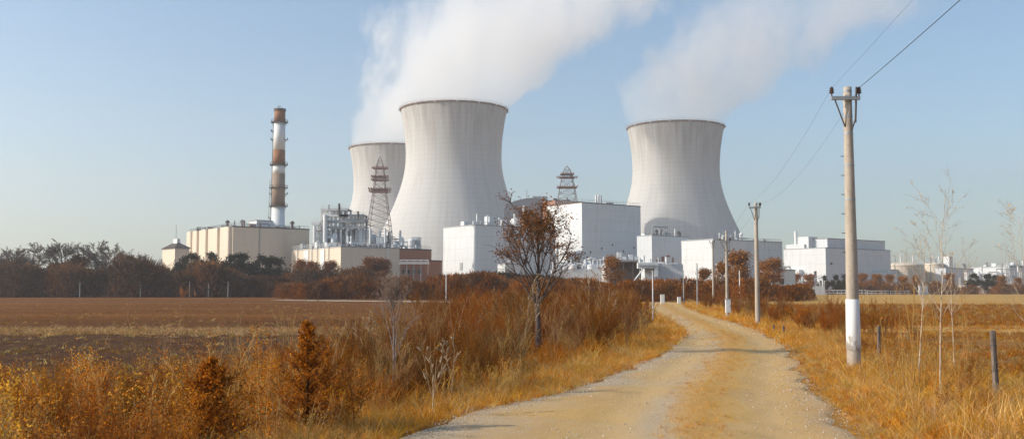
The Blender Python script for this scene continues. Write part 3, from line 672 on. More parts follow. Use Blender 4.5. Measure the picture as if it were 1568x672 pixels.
# ================================================================ BUILDINGS
class Bld:
    """rectangular building: near corner at pixel xc, the lit face runs to pixel xl, the shaded one to xr"""
    def __init__(s, name, label, cat, Dm, xl, xc, xr, ytop, mat='white', roof='roofgrey', group=None, trim='steel_grey'):
        s.c = at(xc, ytop, Dm); s.h = s.c[2]; s.c[2] = 0
        s.la = s.solve(AX, xl); s.lb = s.solve(BX, xr); s.o = empty(name, s.c, label, cat, group); s.n = 0
        MB().obox(s.c, AX * s.la, BX * s.lb, (0, 0, s.h)).build('wall', M[mat], s.o)
        e = .12
        MB().obox(s.P(-e, -e, s.h + .003), AX * (s.la + 2 * e), BX * (s.lb + 2 * e), (0, 0, .45)).build('parapet', M[trim], s.o)
        MB().obox(s.P(.5, .5, s.h + .456), AX * (s.la - 1), BX * (s.lb - 1), (0, 0, .1)).build('roof', M[roof], s.o)
        s.zr = s.h + .55
    def solve(s, d, px):
        k = (px - CW / 2) / FPX; c_, s_ = math.cos(PITCH), math.sin(PITCH)
        e = c_                                        # horizontal points on the horizon row: x = k * Y / cos(pitch)
        return (k * s.c[1] / e - s.c[0]) / (d[0] - k * d[1] / e)
    def P(s, u, v, z): return s.c + AX * u + BX * v + np.array([0, 0, z])
    def box(s, nm, u0, u1, v0, v1, z0, z1, mat): return MB().obox(s.P(u0, v0, z0), AX * (u1 - u0), BX * (v1 - v0), (0, 0, z1 - z0)).build(nm, M[mat], s.o)
    def stack(s, nm, u, v, z0, z1, r, mat, n=12): return MB().cyl(s.P(u, v, z0), s.P(u, v, z1), r, r, n).build(nm, M[mat], s.o, False)
    def rail(s, u0, u1, v0, v1, z, h=1.1, mat='steel_grey'):
        b = MB(); p, q = s.P(u0, v0, z), s.P(u1, v1, z); L = np.linalg.norm(q - p); n = max(2, int(L / 2.2))
        for i in range(n + 1):
            a = p + (q - p) * i / n; b.cyl(a, a + [0, 0, h], .06, n=4)
        for k in (.5, 1.0): b.cyl(p + [0, 0, h * k], q + [0, 0, h * k], .06, n=4)
        return b.build('railing', M[mat], s.o)
    def lfeat(s, nm, u0, u1, z0, z1, mat, d=.25): return s.box(nm, u0, u1, -d, -.004, z0, z1, mat)
    def rfeat(s, nm, v0, v1, z0, z1, mat, d=.25): return s.box(nm, -d, -.004, v0, v1, z0, z1, mat)
    def rwindow(s, v0, v1, z0, z1):
        f = s.rfeat('window', v0, v1, z0, z1, 'steel_grey', .12); p = MB().obox(s.P(-.16, v0 + .12, z0 + .12), AX * .035, BX * (v1 - v0 - .24), (0, 0, z1 - z0 - .24)).build('pane', M['glass_dark'], f); return f
    def clutter(s, seed, u0, u1, v0, v1, n, zmax, mats=('steel_grey', 'steel_white', 'white2')):
        r = RNG(seed)
        for i in range(n):
            u, v = r.uniform(u0, u1), r.uniform(v0, v1); k = r.integers(0, 5); mt = mats[r.integers(0, len(mats))]; h = zmax * r.uniform(.3, 1)
            if k == 0: s.stack('vent_pipe', u, v, s.zr, s.zr + h, r.uniform(.18, .5), mt)
            elif k == 1:
                w, d_ = r.uniform(1, 3.2), r.uniform(1, 3); s.box('air_handler', u, u + w, v, v + d_, s.zr, s.zr + h * .6, mt)
            elif k == 2:
                b = MB(); L = r.uniform(3, 8); b.path([s.P(u, v, s.zr), s.P(u, v, s.zr + h * .5), s.P(u, min(v + L, v1), s.zr + h * .5), s.P(u, min(v + L, v1), s.zr)], .2); b.build('duct', M[mt], s.o)
            elif k == 3:
                b = MB(); p = s.P(u, v, s.zr); b.cyl(p, p + [0, 0, h * .6], .5, n=12); b.lathe([(.9, h * .6), (1.0, h * .75), (.5, h * .9), (.02, h)], p, 12); b.build('roof_cowl', M[mt], s.o, False)
            else: s.rail(u, u, v, min(v + r.uniform(4, 9), v1), s.zr)

# A small gatehouse at the far left
A_ = Bld('gatehouse', 'small cream building with dark hipped roof beside the beige hall', 'building', 385, 250, 268, 291, 381, 'beige')
hp = MB(); z0 = A_.h + .46
q = [A_.P(-.6, -.6, z0), A_.P(A_.la + .6, -.6, z0), A_.P(A_.la + .6, A_.lb + .6, z0), A_.P(-.6, A_.lb + .6, z0), A_.P(A_.la * .3, A_.lb * .5, z0 + 2.4), A_.P(A_.la * .7, A_.lb * .5, z0 + 2.4)]
hp.add(q, [(0, 1, 5, 4), (1, 2, 5), (2, 3, 4, 5), (3, 0, 4), (3, 2, 1, 0)]); hp.build('hipped_roof', M['roofdark'], A_.o)
A_.stack('aerial', A_.la * .5, A_.lb * .5, z0 + 2.2, z0 + 9.5, .1, 'steel_grey', 5); A_.box('roof_hatch', A_.la * .3, A_.la * .6, A_.lb * .4, A_.lb * .62, z0 + 1.6, z0 + 3.8, 'steel_white')
for k in range(2): A_.lfeat('window', 1.2 + 3 * k, 2.6 + 3 * k, 6.5, 9, 'glass_dark', .1)
for k in range(2): A_.rwindow(1.5 + 2.6 * k, 3 + 2.6 * k, 7, 9.5)

# B long beige hall with rounded silo bays on its lit side
B_ = Bld('beige_hall', 'long beige hall with rounded bays under the banded chimney', 'building', 400, 290, 357, 474, 347.5, 'beige', 'roofgrey', trim='steel_dark')
for f0, f1 in ((.015, .21), (.25, .47), (.51, .68), (.72, .84), (.87, .985)):
    u0, u1 = B_.la * f0 + .9, B_.la * f1 - .9; b = MB(); n_ = 9; prof = []          # a flat bay with rounded ends
    for k in range(n_): t_ = math.pi / 2 * k / (n_ - 1); prof.append((u0 - .9 * math.cos(t_), -1.6 * math.sin(t_) - .01))
    for k in range(n_): t_ = math.pi / 2 * k / (n_ - 1); prof.append((u1 + .9 * math.sin(t_), -1.6 * math.cos(t_) - .01))
    m_ = len(prof); vs_ = [B_.P(u, v, 0) for u, v in prof] + [B_.P(u, v, B_.h + .2) for u, v in prof]
    b.add(vs_, [(k, k + 1, m_ + k + 1, m_ + k) for k in range(m_ - 1)] + [tuple(range(m_, 2 * m_)), (0, m_, 2 * m_ - 1, m_ - 1)]); b.build('rounded_bay', M['beige'], B_.o)
B_.rfeat('pilaster', B_.lb * .33, B_.lb * .33 + .4, 0, B_.h, 'steel_grey', .3)
B_.rfeat('pilaster', B_.lb * .66, B_.lb * .66 + .4, 0, B_.h, 'beige', .3)
B_.clutter(11, 3, B_.la - 4, .8, 5, 12, 3.4, ('steel_dark', 'steel_dark', 'steel_grey', 'steel_rust')); B_.clutter(14, 1, 8, 2, B_.lb * .5, 9, 3.2, ('steel_dark', 'steel_grey', 'steel_rust'))
B_.rail(.3, B_.la - .3, .3, .3, B_.zr, mat='steel_dark'); B_.rail(.3, .3, .3, B_.lb - .3, B_.zr)
B_.clutter(12, 1, 14, B_.lb * .55, B_.lb - 2, 12, 3.6, ('steel_grey', 'steel_white', 'steel_dark'))
wb = B_.box('roof_plant_room', 12, 20, 15, 27, B_.zr, B_.zr + 3.4, 'white')
B_.box('plant_room_roof', 11.8, 20.2, 14.8, 27.2, B_.zr + 3.41, B_.zr + 3.7, 'roofgrey')

# D beige front block and the process tower standing behind it
D_ = Bld('beige_block', 'stepped beige block in front of the white steel process tower', 'building', 372, 447, 522, 612, 378.5, 'beige', trim='steel_grey')
for k, (a, b) in enumerate(((.30, .38), (.62, .72))):
    D_.lfeat('recess_panel', D_.la * a, D_.la * b, 0, D_.h - .3, 'steel_white', .35)
for f in (.22, .44, .55, .85): MB().cyl(D_.P(D_.la * f, -.4, 0), D_.P(D_.la * f, -.4, D_.h + 1), .2, n=8).build('downpipe', M['steel_white'], D_.o)
D_.rfeat('pilaster', D_.lb * .78, D_.lb * .78 + .5, 0, D_.h - .1, 'steel_white', .35); D_.rfeat('louvre', D_.lb * .45, D_.lb * .6, 5, 7.4, 'steel_grey', .2)
D_.rail(.3, D_.la - .3, .3, .3, D_.zr, 1.3, 'steel_white'); D_.rail(.3, .3, .3, D_.lb - .3, D_.zr, 1.2, 'steel_white')
D_.clutter(21, 1, 6, 2, D_.lb - 3, 16, 3.2, ('steel_white', 'steel_white', 'steel_dark', 'steel_grey')); D_.clutter(22, 8, D_.la - 2, 1, 4, 14, 4.2, ('steel_white', 'white', 'steel_grey'))

def process_tower():
    Dm = 405; c = at(520, HZ, Dm); c[2] = 0; z = lambda y: zof(y, Dm); x = lambda p: xof(p, Dm)
    o = empty('process_tower', c, 'white steel process tower of pipes and platforms behind the beige block', 'industrial plant')
    cols = [(479, 342), (487, 338), (491, 320), (494, 322), (500, 320), (506, 319), (513, 319), (521, 318), (530, 322), (537, 329), (546, 330), (555, 330), (562, 352)]
    for px, yt in cols:
        for k, dy in enumerate((0, 9)):
            MB().box((x(px), Dm + dy, z(yt - k) / 2), (.75, .75, z(yt - k))).build('column', M['steel_white' if px < 534 else 'steel_grey'], o)
    levels = [(476, 489, 341), (476, 489, 352), (476, 512, 362), (490, 532, 320), (490, 532, 329), (492, 558, 338), (490, 558, 347), (518, 557, 329), (530, 558, 335), (500, 564, 372), (476, 540, 372)]
    for a, b, y in levels:
        mb = MB(); mb.box(((x(a) + x(b)) / 2, Dm + 4.5, z(y)), (x(b) - x(a), 11, .4)); mb.box(((x(a) + x(b)) / 2, Dm - 1, z(y) - .5), (x(b) - x(a), .3, .7)); mb.build('platform', M['steel_grey' if b > 540 and y < 349 else 'steel_white'], o)
        rb = MB(); n = max(2, int((x(b) - x(a)) / 1.5))
        for i in range(n + 1):
            p = np.array([x(a) + (x(b) - x(a)) * i / n, Dm - 1, z(y)]); rb.cyl(p, p + [0, 0, 1.3], .07, n=4)
        for kk in (.65, 1.3): rb.cyl((x(a), Dm - 1, z(y) + kk), (x(b), Dm - 1, z(y) + kk), .07, n=4)
        rb.build('railing', M['steel_white'], o)
    for a, b, y0, y1, dy, mt in ((505, 522, 350, 380, 1.5, 'white'), (523, 540, 352, 380, 2.5, 'white2'), (543, 558, 351, 376, 0, 'white'), (509, 516, 358, 378, -1.2, 'white'), (506, 513, 322, 330, 3, 'white'), (518, 527, 332, 346, 3, 'white2'), (494, 503, 352, 378, 2, 'white'), (530, 540, 341, 351, 3, 'white'), (560, 572, 358, 372, 2, 'white'), (575, 586, 362, 378, 0, 'white2')):
        MB().box(((x(a) + x(b)) / 2, Dm + dy + 3, (z(y0) + z(y1)) / 2), (x(b) - x(a), 6, z(y0) - z(y1))).build('vessel_casing', M[mt], o)
    for px, y0, y1, r_, mt in ((498, 330, 372, .9, 'steel_white'), (511, 366, 382, 1.1, 'steel_white'), (533, 362, 380, .5, 'steel_white'), (538, 362, 380, .5, 'steel_white'), (519, 312, 330, .45, 'steel_dark'), (503, 314, 322, .35, 'steel_grey'), (548, 324, 335, .4, 'steel_dark'), (482, 346, 372, .7, 'steel_white'), (567, 350, 380, .5, 'steel_white'), (590, 350, 385, .45, 'steel_white')):
        MB().cyl((x(px), Dm - 2, max(0, z(y1))), (x(px), Dm - 2, z(y0)), r_, r_, 12).build('vessel', M[mt], o, False)
    r = RNG(31)
    for i in range(46):
        a = r.uniform(478, 585); b = np.clip(a + r.uniform(-16, 16), 476, 590); y0 = r.uniform(335 if a < 558 else 360, 376); y1 = np.clip(y0 + r.uniform(-14, 14), 328 if b < 556 else 358, 380); dy = r.uniform(-2.5, 8)
        MB().path([(x(a), Dm + dy, z(y0)), (x(b), Dm + dy, z(y0)), (x(b), Dm + dy, z(y1))], r.uniform(.1, .26), 6).build('pipe', M[('steel_white', 'steel_grey', 'steel_white', 'steel_white', 'steel_rust')[r.integers(0, 5)]], o)
    for k in range(14):                            # diagonal bracing
        i = r.integers(0, len(cols) - 1); y0 = r.uniform(335, 365); MB().cyl((x(cols[i][0]), Dm, z(y0 + 9)), (x(cols[i + 1][0]), Dm, z(y0)), .14, n=4).build('brace', M['steel_grey'], o)
process_tower()
def pipe_yard(px0, px1, ytop, ybase, Dm, seed, label, n=22):
    """low yard of tanks, ducts and pipe bridges on a plinth"""
    z = lambda y: zof(y, Dm); x = lambda p: xof(p, Dm); c = at((px0 + px1) / 2, HZ, Dm); c[2] = 0
    o = empty('pipe_yard', c, label, 'industrial plant'); r = RNG(seed)
    zb = max(.4, z(ybase)); MB().box((c[0], Dm + 5, zb / 2), (x(px1) - x(px0), 12, zb)).build('plinth', M['beige' if seed % 2 else 'white2'], o)
    for i in range(n):
        a = r.uniform(px0 + 2, px1 - 2); k = r.integers(0, 5); h = (z(ytop) - zb) * r.uniform(.3, 1.0) ** 1.3 + .5; dy = r.uniform(0, 9); mt = ('steel_white', 'white', 'steel_grey', 'steel_white', 'steel_dark')[r.integers(0, 5)]
        if k == 0: MB().cyl((x(a), Dm + dy, zb), (x(a), Dm + dy, zb + h), r.uniform(.3, .6), n=12).build('stack', M[mt], o, False)
        elif k == 1: MB().box((x(a), Dm + dy, zb + h * .3), (r.uniform(1.5, 4), 3, h * .6)).build('casing', M[mt], o)
        elif k == 2:
            R_ = r.uniform(1, 2); b = MB(); b.lathe([(R_, 0), (R_, h * .5), (R_ * .8, h * .58), (R_ * .3, h * .65), (.02, h * .66)], (x(a), Dm + dy, zb), 16); b.build('tank', M['steel_white'], o, False)
        else:
            L = r.uniform(2, 9); MB().path([(x(a), Dm + dy, zb), (x(a), Dm + dy, zb + h * .7), (min(x(a) + L, x(px1)), Dm + dy, zb + h * .7), (min(x(a) + L, x(px1)), Dm + dy, zb)], r.uniform(.12, .3), 6).build('pipe', M[mt], o)
    rb = MB()
    for i in range(12):
        p = np.array([x(px0 + (px1 - px0) * i / 11), Dm - .9, zb]); rb.cyl(p, p + [0, 0, 1.2], .06, n=4)
    rb.cyl((x(px0), Dm - .9, zb + 1.2), (x(px1), Dm - .9, zb + 1.2), .06, n=4); rb.build('railing', M['steel_white'], o)
    return o
pipe_yard(560, 642, 349, 381, 430, 41, 'white tanks and pipes between the process tower and brown building', 40)
E_ = Bld('brown_building', 'rust brown building in front of the largest cooling tower', 'building', 395, 597, 611, 661, 382, 'brick', 'roofdark', trim='steel_dark')
for k in range(4): E_.rwindow(1 + 2.6 * k, 2.6 + 2.6 * k, 8.5, 10.5)
E_.clutter(51, .5, 4, 1, E_.lb - 2, 5, 2.6, ('steel_white', 'steel_grey')); E_.rail(.3, .3, .3, E_.lb - .3, E_.zr)
E2 = Bld('brown_shed', 'low rust brown shed beside the white box building', 'shed', 388, 652, 657, 677, 400, 'brick', 'roofdark', trim='steel_dark')
E2.rfeat('shed_door', 1.5, 4.0, 0, 3.2, 'steel_dark', .1); E2.rwindow(4.6, 6.0, 6.5, 8.6)
# pipe bridge in front of them
def gantry(px0, px1, y, Dm, label, mat='steel_white', n=6, h=1.6):
    z = zof(y, Dm); c = at((px0 + px1) / 2, HZ, Dm); c[2] = 0; o = empty('pipe_bridge', c, label, 'pipe bridge'); X0, X1 = xof(px0, Dm), xof(px1, Dm)
    for k in range(n + 1):
        xx = X0 + (X1 - X0) * k / n; MB().box((xx, Dm, z / 2), (.22, .22, z)).build('leg', M['steel_grey'], o); MB().box((xx, Dm + .32, z + h / 2), (.22, .22, h)).build('post', M[mat], o)
    MB().box(((X0 + X1) / 2, Dm, z + .15), (X1 - X0 + 1, 1.4, .3)).build('deck', M[mat], o); MB().cyl((X0, Dm + .32, z + h), (X1, Dm + .32, z + h), .14, n=6).build('rail', M[mat], o)
    MB().cyl((X0, Dm - .3, z + .65), (X1, Dm - .3, z + .65), .3, n=8).build('pipe', M['steel_grey'], o)
gantry(612, 655, 404, 375, 'white pipe bridge running before the brown building', n=4, h=1.5)
gantry(552, 588, 406, 366, 'short white pipe bridge beside the stepped beige block', n=4, h=.8)

# G white box
G_ = Bld('white_box_building', 'low white windowless box building left of the brown-leaved tree', 'building', 440, 679, 728, 850, 345, 'white')
G_.lfeat('door', G_.la * .36, G_.la * .46, 0, 4.5, 'steel_grey', .12); G_.lfeat('vent_panel', G_.la * .38, G_.la * .46, 11, 14.5, 'steel_grey', .2); G_.lfeat('canopy', G_.la * .3, G_.la * .52, 5, 5.5, 'steel_white', 1.8)
G_.box('annex', G_.la * .28, G_.la * .44, -3.5, -.01, 0, 6.4, 'white')
for f in (.2, .5, .75): G_.rfeat('gutter_pipe', G_.lb * f, G_.lb * f + .25, 0, G_.h, 'steel_white', .22)
for u, v, w, d_, h in ((12, 2, 3, 3, 2), (6, 12, 4, 3.5, 4.4), (7, 20, 3, 3, 3.2), (4, 26, 5, 4, 3.4), (9, 30, 4, 3, 4.5)): G_.box('air_handler', u, u + w, v, v + d_, G_.zr, G_.zr + h, 'white')
for u, v, h in ((3, 3, 5), (4, 9.5, 4.6), (5, 17, 4), (2, 29, 10), (3, 33, 5), (2.5, 24, 6)): G_.stack('vent_pipe', u, v, G_.zr, G_.zr + h, .45, 'steel_white')
G_.clutter(61, 1, 12, 1, G_.lb - 3, 16, 3, ('steel_white', 'steel_grey', 'white')); G_.rail(.4, .4, .4, G_.lb - .4, G_.zr, 1.3)

# H grey vaulted hall behind
def vault():
    Dm = 620; X0, X1 = xof(772, Dm), xof(862, Dm); zt = zof(303, Dm); c = at(817, HZ, Dm); c[2] = 0
    o = empty('vaulted_hall', c, 'dark grey vaulted hall behind the low white box building', 'building')
    p = []; w = (X1 - X0)
    for k in range(17):
        f = k / 16; p.append((X0 + w * f, zt - 7 + 7 * math.sin(math.pi * f) ** .55))
    vs_ = [(X0, Dm, 0)] + [(a, Dm, b) for a, b in p] + [(X1, Dm, 0)]; n = len(vs_); vs_ += [(a, Dm + 40, b) for a, _, b in vs_]
    fs = [tuple(range(n)), tuple(range(2 * n - 1, n - 1, -1))] + [(i, i + n, (i + 1) % n + n, (i + 1) % n) for i in range(n)]
    MB().add(vs_, [f[::-1] for f in fs]).build('wall', M['grey_hall'], o)
    for k in range(9):
        f = (k + .5) / 9; j = int(f * 16); MB().cyl((X0 + w * f, Dm + 6, p[j][1] - .5), (X0 + w * f, Dm + 6, p[j][1] + (6 if k == 3 else 2.2)), .25, n=6).build('vent_pipe', M['steel_grey'], o)
    MB().box((X0 + w * .62, Dm + 5, zt + .2), (9, 5, 2.2)).build('roof_plant', M['steel_grey'], o)
vault()
I_ = Bld('brown_roof_house', 'dark brown plant room under the lattice mast by the tall white block', 'building', 560, 832, 850, 893, 307, 'brick', 'roofdark', trim='steel_dark')
I_.clutter(65, 1, 8, 1, I_.lb - 2, 6, 3, ('steel_dark', 'steel_grey'))
J_ = Bld('white_tall_block', 'tallest white block, right of the brown-leaved tree', 'building', 480, 838, 891, 981, 310.5, 'white', trim='steel_dark')
J_.rail(.4, .4, .4, J_.lb - .4, J_.zr, 1.4); J_.rail(.4, J_.la - .4, .4, .4, J_.zr, 1.4)
for v, h in ((12, 4.2), (13.8, 4.6), (15.4, 4.2)): J_.stack('vent_pipe', 3, v, J_.zr, J_.zr + h, .5, 'steel_white')
J_.clutter(71, 3, 10, 3, J_.lb - 3, 7, 2.4, ('steel_grey', 'steel_dark'))
for k in range(5): J_.rwindow(5 + 7.4 * k, 5.9 + 7.4 * k, 20 + (k * 7) % 5, 21.2 + (k * 7) % 5)
J_.box('annex', 2, J_.la - 4, -8, -.01, 0, 12, 'white'); J_.box('annex_roof', 1.8, J_.la - 3.8, -8.2, -.012, 12.01, 12.4, 'roofgrey')
J_.box('annex', -6, -.01, 6, 30, 0, 9, 'white2'); J_.stack('tank', 8, -12, 0, 19, 1.6, 'steel_white', 18); J_.stack('stack', 5, -11.5, 0, 25, .5, 'steel_white')

# small white things before the tall blocks
def cabin(px0, px1, ytop, Dm, label, mat='white', name='plant_cabin', n=4, seed=0):
    b = Bld(name, label, 'cabin', Dm, px0, px0 + (px1 - px0) * .35, px1, ytop, mat)
    b.clutter(80 + seed, .3, max(.6, b.la - 1.5), .3, max(.8, b.lb - 2), n, 2.2, ('steel_white', 'steel_grey')); b.rwindow(b.lb * .3, b.lb * .5, b.h * .45, b.h * .7); b.lfeat('door', b.la * .3, b.la * .6, 0, min(2.4, b.h * .6), 'steel_grey', .08)
    return b
cabin(762, 795, 405, 400, 'flat white cabin behind the dark hedge left of the brown-leaved tree', seed=1)
cabin(856, 892, 390, 430, 'white cabin at the lit foot of the tallest white block', seed=2, n=6)
cabin(893, 925, 400, 420, 'white cabin with vent pipes before the tallest white block', seed=3, n=8)
cabin(921, 944, 407, 400, 'small white cabin behind the roadside scrub left of the canopy', seed=4)
pipe_yard(845, 940, 392, 412, 405, 42, 'row of white tanks and pipes before the tallest white block', 34)
def canopy():
    Dm = 330; X0, X1 = xof(938, Dm), xof(986, Dm); z = zof(399, Dm); c = at(962, HZ, Dm); c[2] = 0; o = empty('loading_canopy', c, 'grey flat-roofed loading canopy beside the tallest white block', 'canopy')
    MB().box(((X0 + X1) / 2, Dm + 3, z), (X1 - X0, 8, .6)).build('roof', M['steel_grey'], o)
    for f in (.03, .35, .66, .97):
        for dy in (-.5, 6.5): MB().box((X0 + (X1 - X0) * f, Dm + dy, (z - .31) / 2), (.35, .35, z - .31)).build('leg', M['steel_dark'], o)
    for f, h in ((.25, 2.6), (.4, 1.2), (.62, 1.8), (.8, 1.2)): MB().box((X0 + (X1 - X0) * f, Dm + 3, z + .31 + h / 2), (1.4, 2, h)).build('roof_unit', M['steel_white'], o)
    MB().box(((X0 + X1) / 2, Dm + 5.5, (z - .4) / 2), (X1 - X0 - 1.5, .3, z - .4)).build('back_wall', M['roofdark'], o)
canopy()
pipe_yard(982, 1046, 393, 425, 395, 43, 'pipes and tanks behind the raised tank house at the bend', 30)
pipe_yard(1196, 1262, 412, 438, 430, 44, 'low pipes and small tanks at the lit foot of the far white block', 24)
pipe_yard(1470, 1568, 402, 436, 560, 45, 'pipes and stacks along the far white shed at right', 34)
pipe_yard(1330, 1372, 406, 436, 540, 46, 'pipes between the near utility pole and the wide cream tank', 18)
def hopper():
    Dm = 250; x = lambda p: xof(p, Dm); z = lambda y: zof(y, Dm); c = at(1008, HZ, Dm); c[2] = 0; o = empty('loading_silo', c, 'white raised tank house with sloping chute beside the road bend', 'industrial plant')
    MB().box(((x(988) + x(1047)) / 2, Dm + 4, (z(404) + z(431)) / 2), (x(1047) - x(988), 7, z(404) - z(431))).build('wall', M['white2'], o)
    MB().box(((x(976) + x(1007)) / 2, Dm - .6, (z(402.5) + z(411)) / 2), (x(1007) - x(976), 2.1, z(402.5) - z(411))).build('conveyor_head', M['white'], o)
    MB().obox((x(970), Dm - 1.6, z(431.5)), (x(987) - x(970), 0, z(409) - z(431.5)), (0, 1.6, 0), (.15, 0, .5)).build('chute', M['steel_white'], o)
    MB().box((x(1004), Dm - 1.1, (z(411) + z(424)) / 2), (.9, 1, z(411) - z(424))).build('downspout', M['white'], o)
    for p in (990, 1005, 1020, 1034, 1045):
        for dy in (1, 7): MB().box((x(p), Dm + dy, z(431) / 2), (.4, .4, z(431))).build('leg', M['steel_dark'], o)
    for p, h in ((980, 1.4), (986, 2.0), (1021, 1.6), (996, 1.1)): MB().cyl((x(p), Dm, z(403)), (x(p), Dm, z(403) + h), .3, n=8).build('vent_pipe', M['steel_white'], o)
    MB().box(((x(976) + x(1007)) / 2, Dm - 1.75, z(407)), (x(1007) - x(976) - .6, .15, .3)).build('rail', M['steel_grey'], o)
hopper()
K_ = Bld('grey_white_hall', 'stained grey white hall between tallest block and right cooling tower', 'building', 470, 975, 998, 1056, 361, 'white2')
K_.clutter(91, .5, 8, .5, K_.lb - 2, 12, 4.2, ('steel_grey', 'steel_white', 'steel_dark')); K_.box('roof_frame', 1, 2, 2, 12, K_.zr + 3.8, K_.zr + 4.3, 'steel_grey')
for v in (2, 7, 12): K_.stack('vent_pipe', 1.5, v, K_.zr, K_.zr + 4.2, .3, 'steel_grey')
for v0, z0, w, h in ((3, 14, 1.6, 2.6), (6.5, 15, 1.4, 3.2), (10, 18, 2, .8), (14, 8, .6, 10)): K_.rfeat('rusty_vent', v0, v0 + w, z0, z0 + h, 'steel_rust', .3)
K_.rail(.3, .3, .3, K_.lb - .3, K_.zr)
L_ = Bld('white_wide_hall', 'wide white hall in front of the right cooling tower', 'building', 440, 1043, 1092, 1197, 367, 'white')
L_.lfeat('louvre', L_.la * .2, L_.la * .42, 7.5, 12, 'steel_grey', .2); L_.lfeat('door', L_.la * .5, L_.la * .66, 0, 4, 'steel_grey', .1)
for f in (.25, .5, .75): L_.rfeat('gutter_pipe', L_.lb * f, L_.lb * f + .25, 0, L_.h, 'steel_white', .2)
L_.rfeat('stained_vent', L_.lb * .12, L_.lb * .22, 14, 15.2, 'steel_rust', .25); L_.rfeat('stained_vent', L_.lb * .3, L_.lb * .36, 12.8, 15.5, 'steel_rust', .25)
L_.clutter(101, .5, 6, 3, L_.lb * .5, 12, 4.6, ('steel_grey', 'steel_white', 'steel_white')); L_.clutter(102, 1, 8, L_.lb * .5, L_.lb - 2, 5, 2.4, ('steel_dark', 'steel_grey')); L_.rail(.3, .3, .3, L_.lb - .3, L_.zr, 1.0)
cabin(1163, 1216, 414, 330, 'small white shed in front of the wide white hall', name='white_shed', seed=5)
cabin(1095, 1140, 405, 360, 'low white shed half hidden behind the tallest orange tree', name='white_shed', seed=6)

# N far right
N_ = Bld('white_far_block', 'white block with setback upper storey behind the near utility pole', 'building', 520, 1199, 1264, 1362, 380, 'white')
UP = N_
UP.box('upper_storey', 3, 18, 6, UP.lb - .4, UP.zr, UP.zr + 4.8, 'white2'); UP.box('upper_storey_roof', 2.8, 18.2, 5.8, UP.lb - .2, UP.zr + 4.81, UP.zr + 5.2, 'roofgrey')
UP.box('stair_head', 12, 19, 2, 10, UP.zr, UP.zr + 6.2, 'white'); UP.box('roof_plinth', 14, 26, .8, 5, UP.zr, UP.zr + 2.2, 'white')
for k in range(4): UP.rfeat('upper_rib', 10 + 6 * k, 10.5 + 6 * k, UP.zr + .1, UP.zr + 4.7, 'steel_white', -2.6) if False else None
for v in (13, 20, 27): UP.box('upper_rib', 2.6, 2.99, v, v + .8, UP.zr, UP.zr + 4.6, 'white')
N_.stack('flue', N_.la - 6, 3, N_.zr, N_.zr + 9.4, .9, 'steel_white', 14); N_.stack('flue', N_.la - 9, 3.5, N_.zr, N_.zr + 6.5, .35, 'steel_grey'); N_.box('flue_base', N_.la - 8, N_.la - 3, 1.2, 5, N_.zr, N_.zr + 1.8, 'steel_white')
N_.lfeat('door', N_.la * .6, N_.la * .7, 0, 5, 'steel_grey', .12); N_.lfeat('annex_wall', N_.la * .55, N_.la * .8, 0, 13, 'white', 3); N_.lfeat('annex_wall', N_.la * .38, N_.la * .5, 0, 9, 'white', 3)
N_.rfeat('wall_vent', 4, 5.4, 15.5, 16.6, 'steel_dark', .3); N_.clutter(111, N_.la - 12, N_.la - 2, 1, 8, 4, 3)
O1 = Bld('low_white_store', 'long low white store under the domed storage tank', 'building', 560, 1318, 1332, 1482, 413, 'white'); O1.clutter(121, .5, 3, 2, O1.lb - 3, 8, 2.4)
for k in range(6): O1.rwindow(8 + 9 * k, 10 + 9 * k, 5, 7)
def tank(px0, px1, ytop, ybase, Dm, label, mat, dome=.35):
    x0, x1 = xof(px0, Dm), xof(px1, Dm); r = (x1 - x0) / 2; c = np.array([(x0 + x1) / 2, Dm + r, 0.0]); zt = zof(ytop, Dm); o = empty('storage_tank', c, label, 'tank')
    zs = zt - r * dome; MB().cyl(c, c + [0, 0, zs], r, r, 40).build('shell', M[mat], o, False)
    MB().lathe([(r + .25, zs), (r + .25, zs + .5), (r * .93, zs + .5 + r * dome * .25), (r * .7, zs + r * dome * .62), (r * .4, zs + r * dome * .9), (.05, zs + r * dome)], c, 40).build('dome', M[mat], o, True)
    b = MB(); p = c + np.array([-r * .75, -r * .72, 0]); b.cyl(p, p + [0, 0, zs + 1], .15, n=5); b.cyl(p + [.7, 0, 0], p + [.7, 0, zs + 1], .15, n=5); b.build('ladder', M['steel_grey'], o)
    for k, (f, h) in enumerate(((-.5, 3.6), (-.2, 4.5), (.1, 2.5), (.45, 4))): MB().cyl(c + [r * f, -r * .2, zs], c + [r * f, -r * .2, zs + r * dome + h], .4, n=8).build('vent_pipe', M['steel_white' if k % 2 else 'steel_grey'], o)
tank(1366, 1426, 400, 420, 575, 'wide cream storage tank with shallow domed roof', 'beige', .22)
tank(1424, 1452, 402, 420, 590, 'smaller cream tank touching the wide domed one', 'beige', .2)
O2 = Bld('white_far_shed', 'far white shed at the right edge behind dark trees', 'building', 600, 1478, 1540, 1590, 409, 'white'); O2.clutter(131, 1, 20, 1, 4, 8, 4)
O3 = Bld('grey_far_store', 'grey store between the cream tanks and far white shed', 'building', 585, 1425, 1448, 1488, 411, 'white2'); O3.box('stair_tower', 2, 6, 8, 12, O3.zr, O3.zr + 7, 'white'); O3.clutter(132, .5, 5, 1, O3.lb - 2, 6, 3.4)
O4 = Bld('white_far_annex', 'white annex with plumbing at the far right edge', 'building', 620, 1530, 1546, 1640, 407, 'white'); O4.clutter(133, .5, 5, .5, 30, 9, 4.5)
cabin(1403, 1418, 438, 420, 'white van-sized cabin under the far orange trees', name='white_shed', seed=8, n=1)

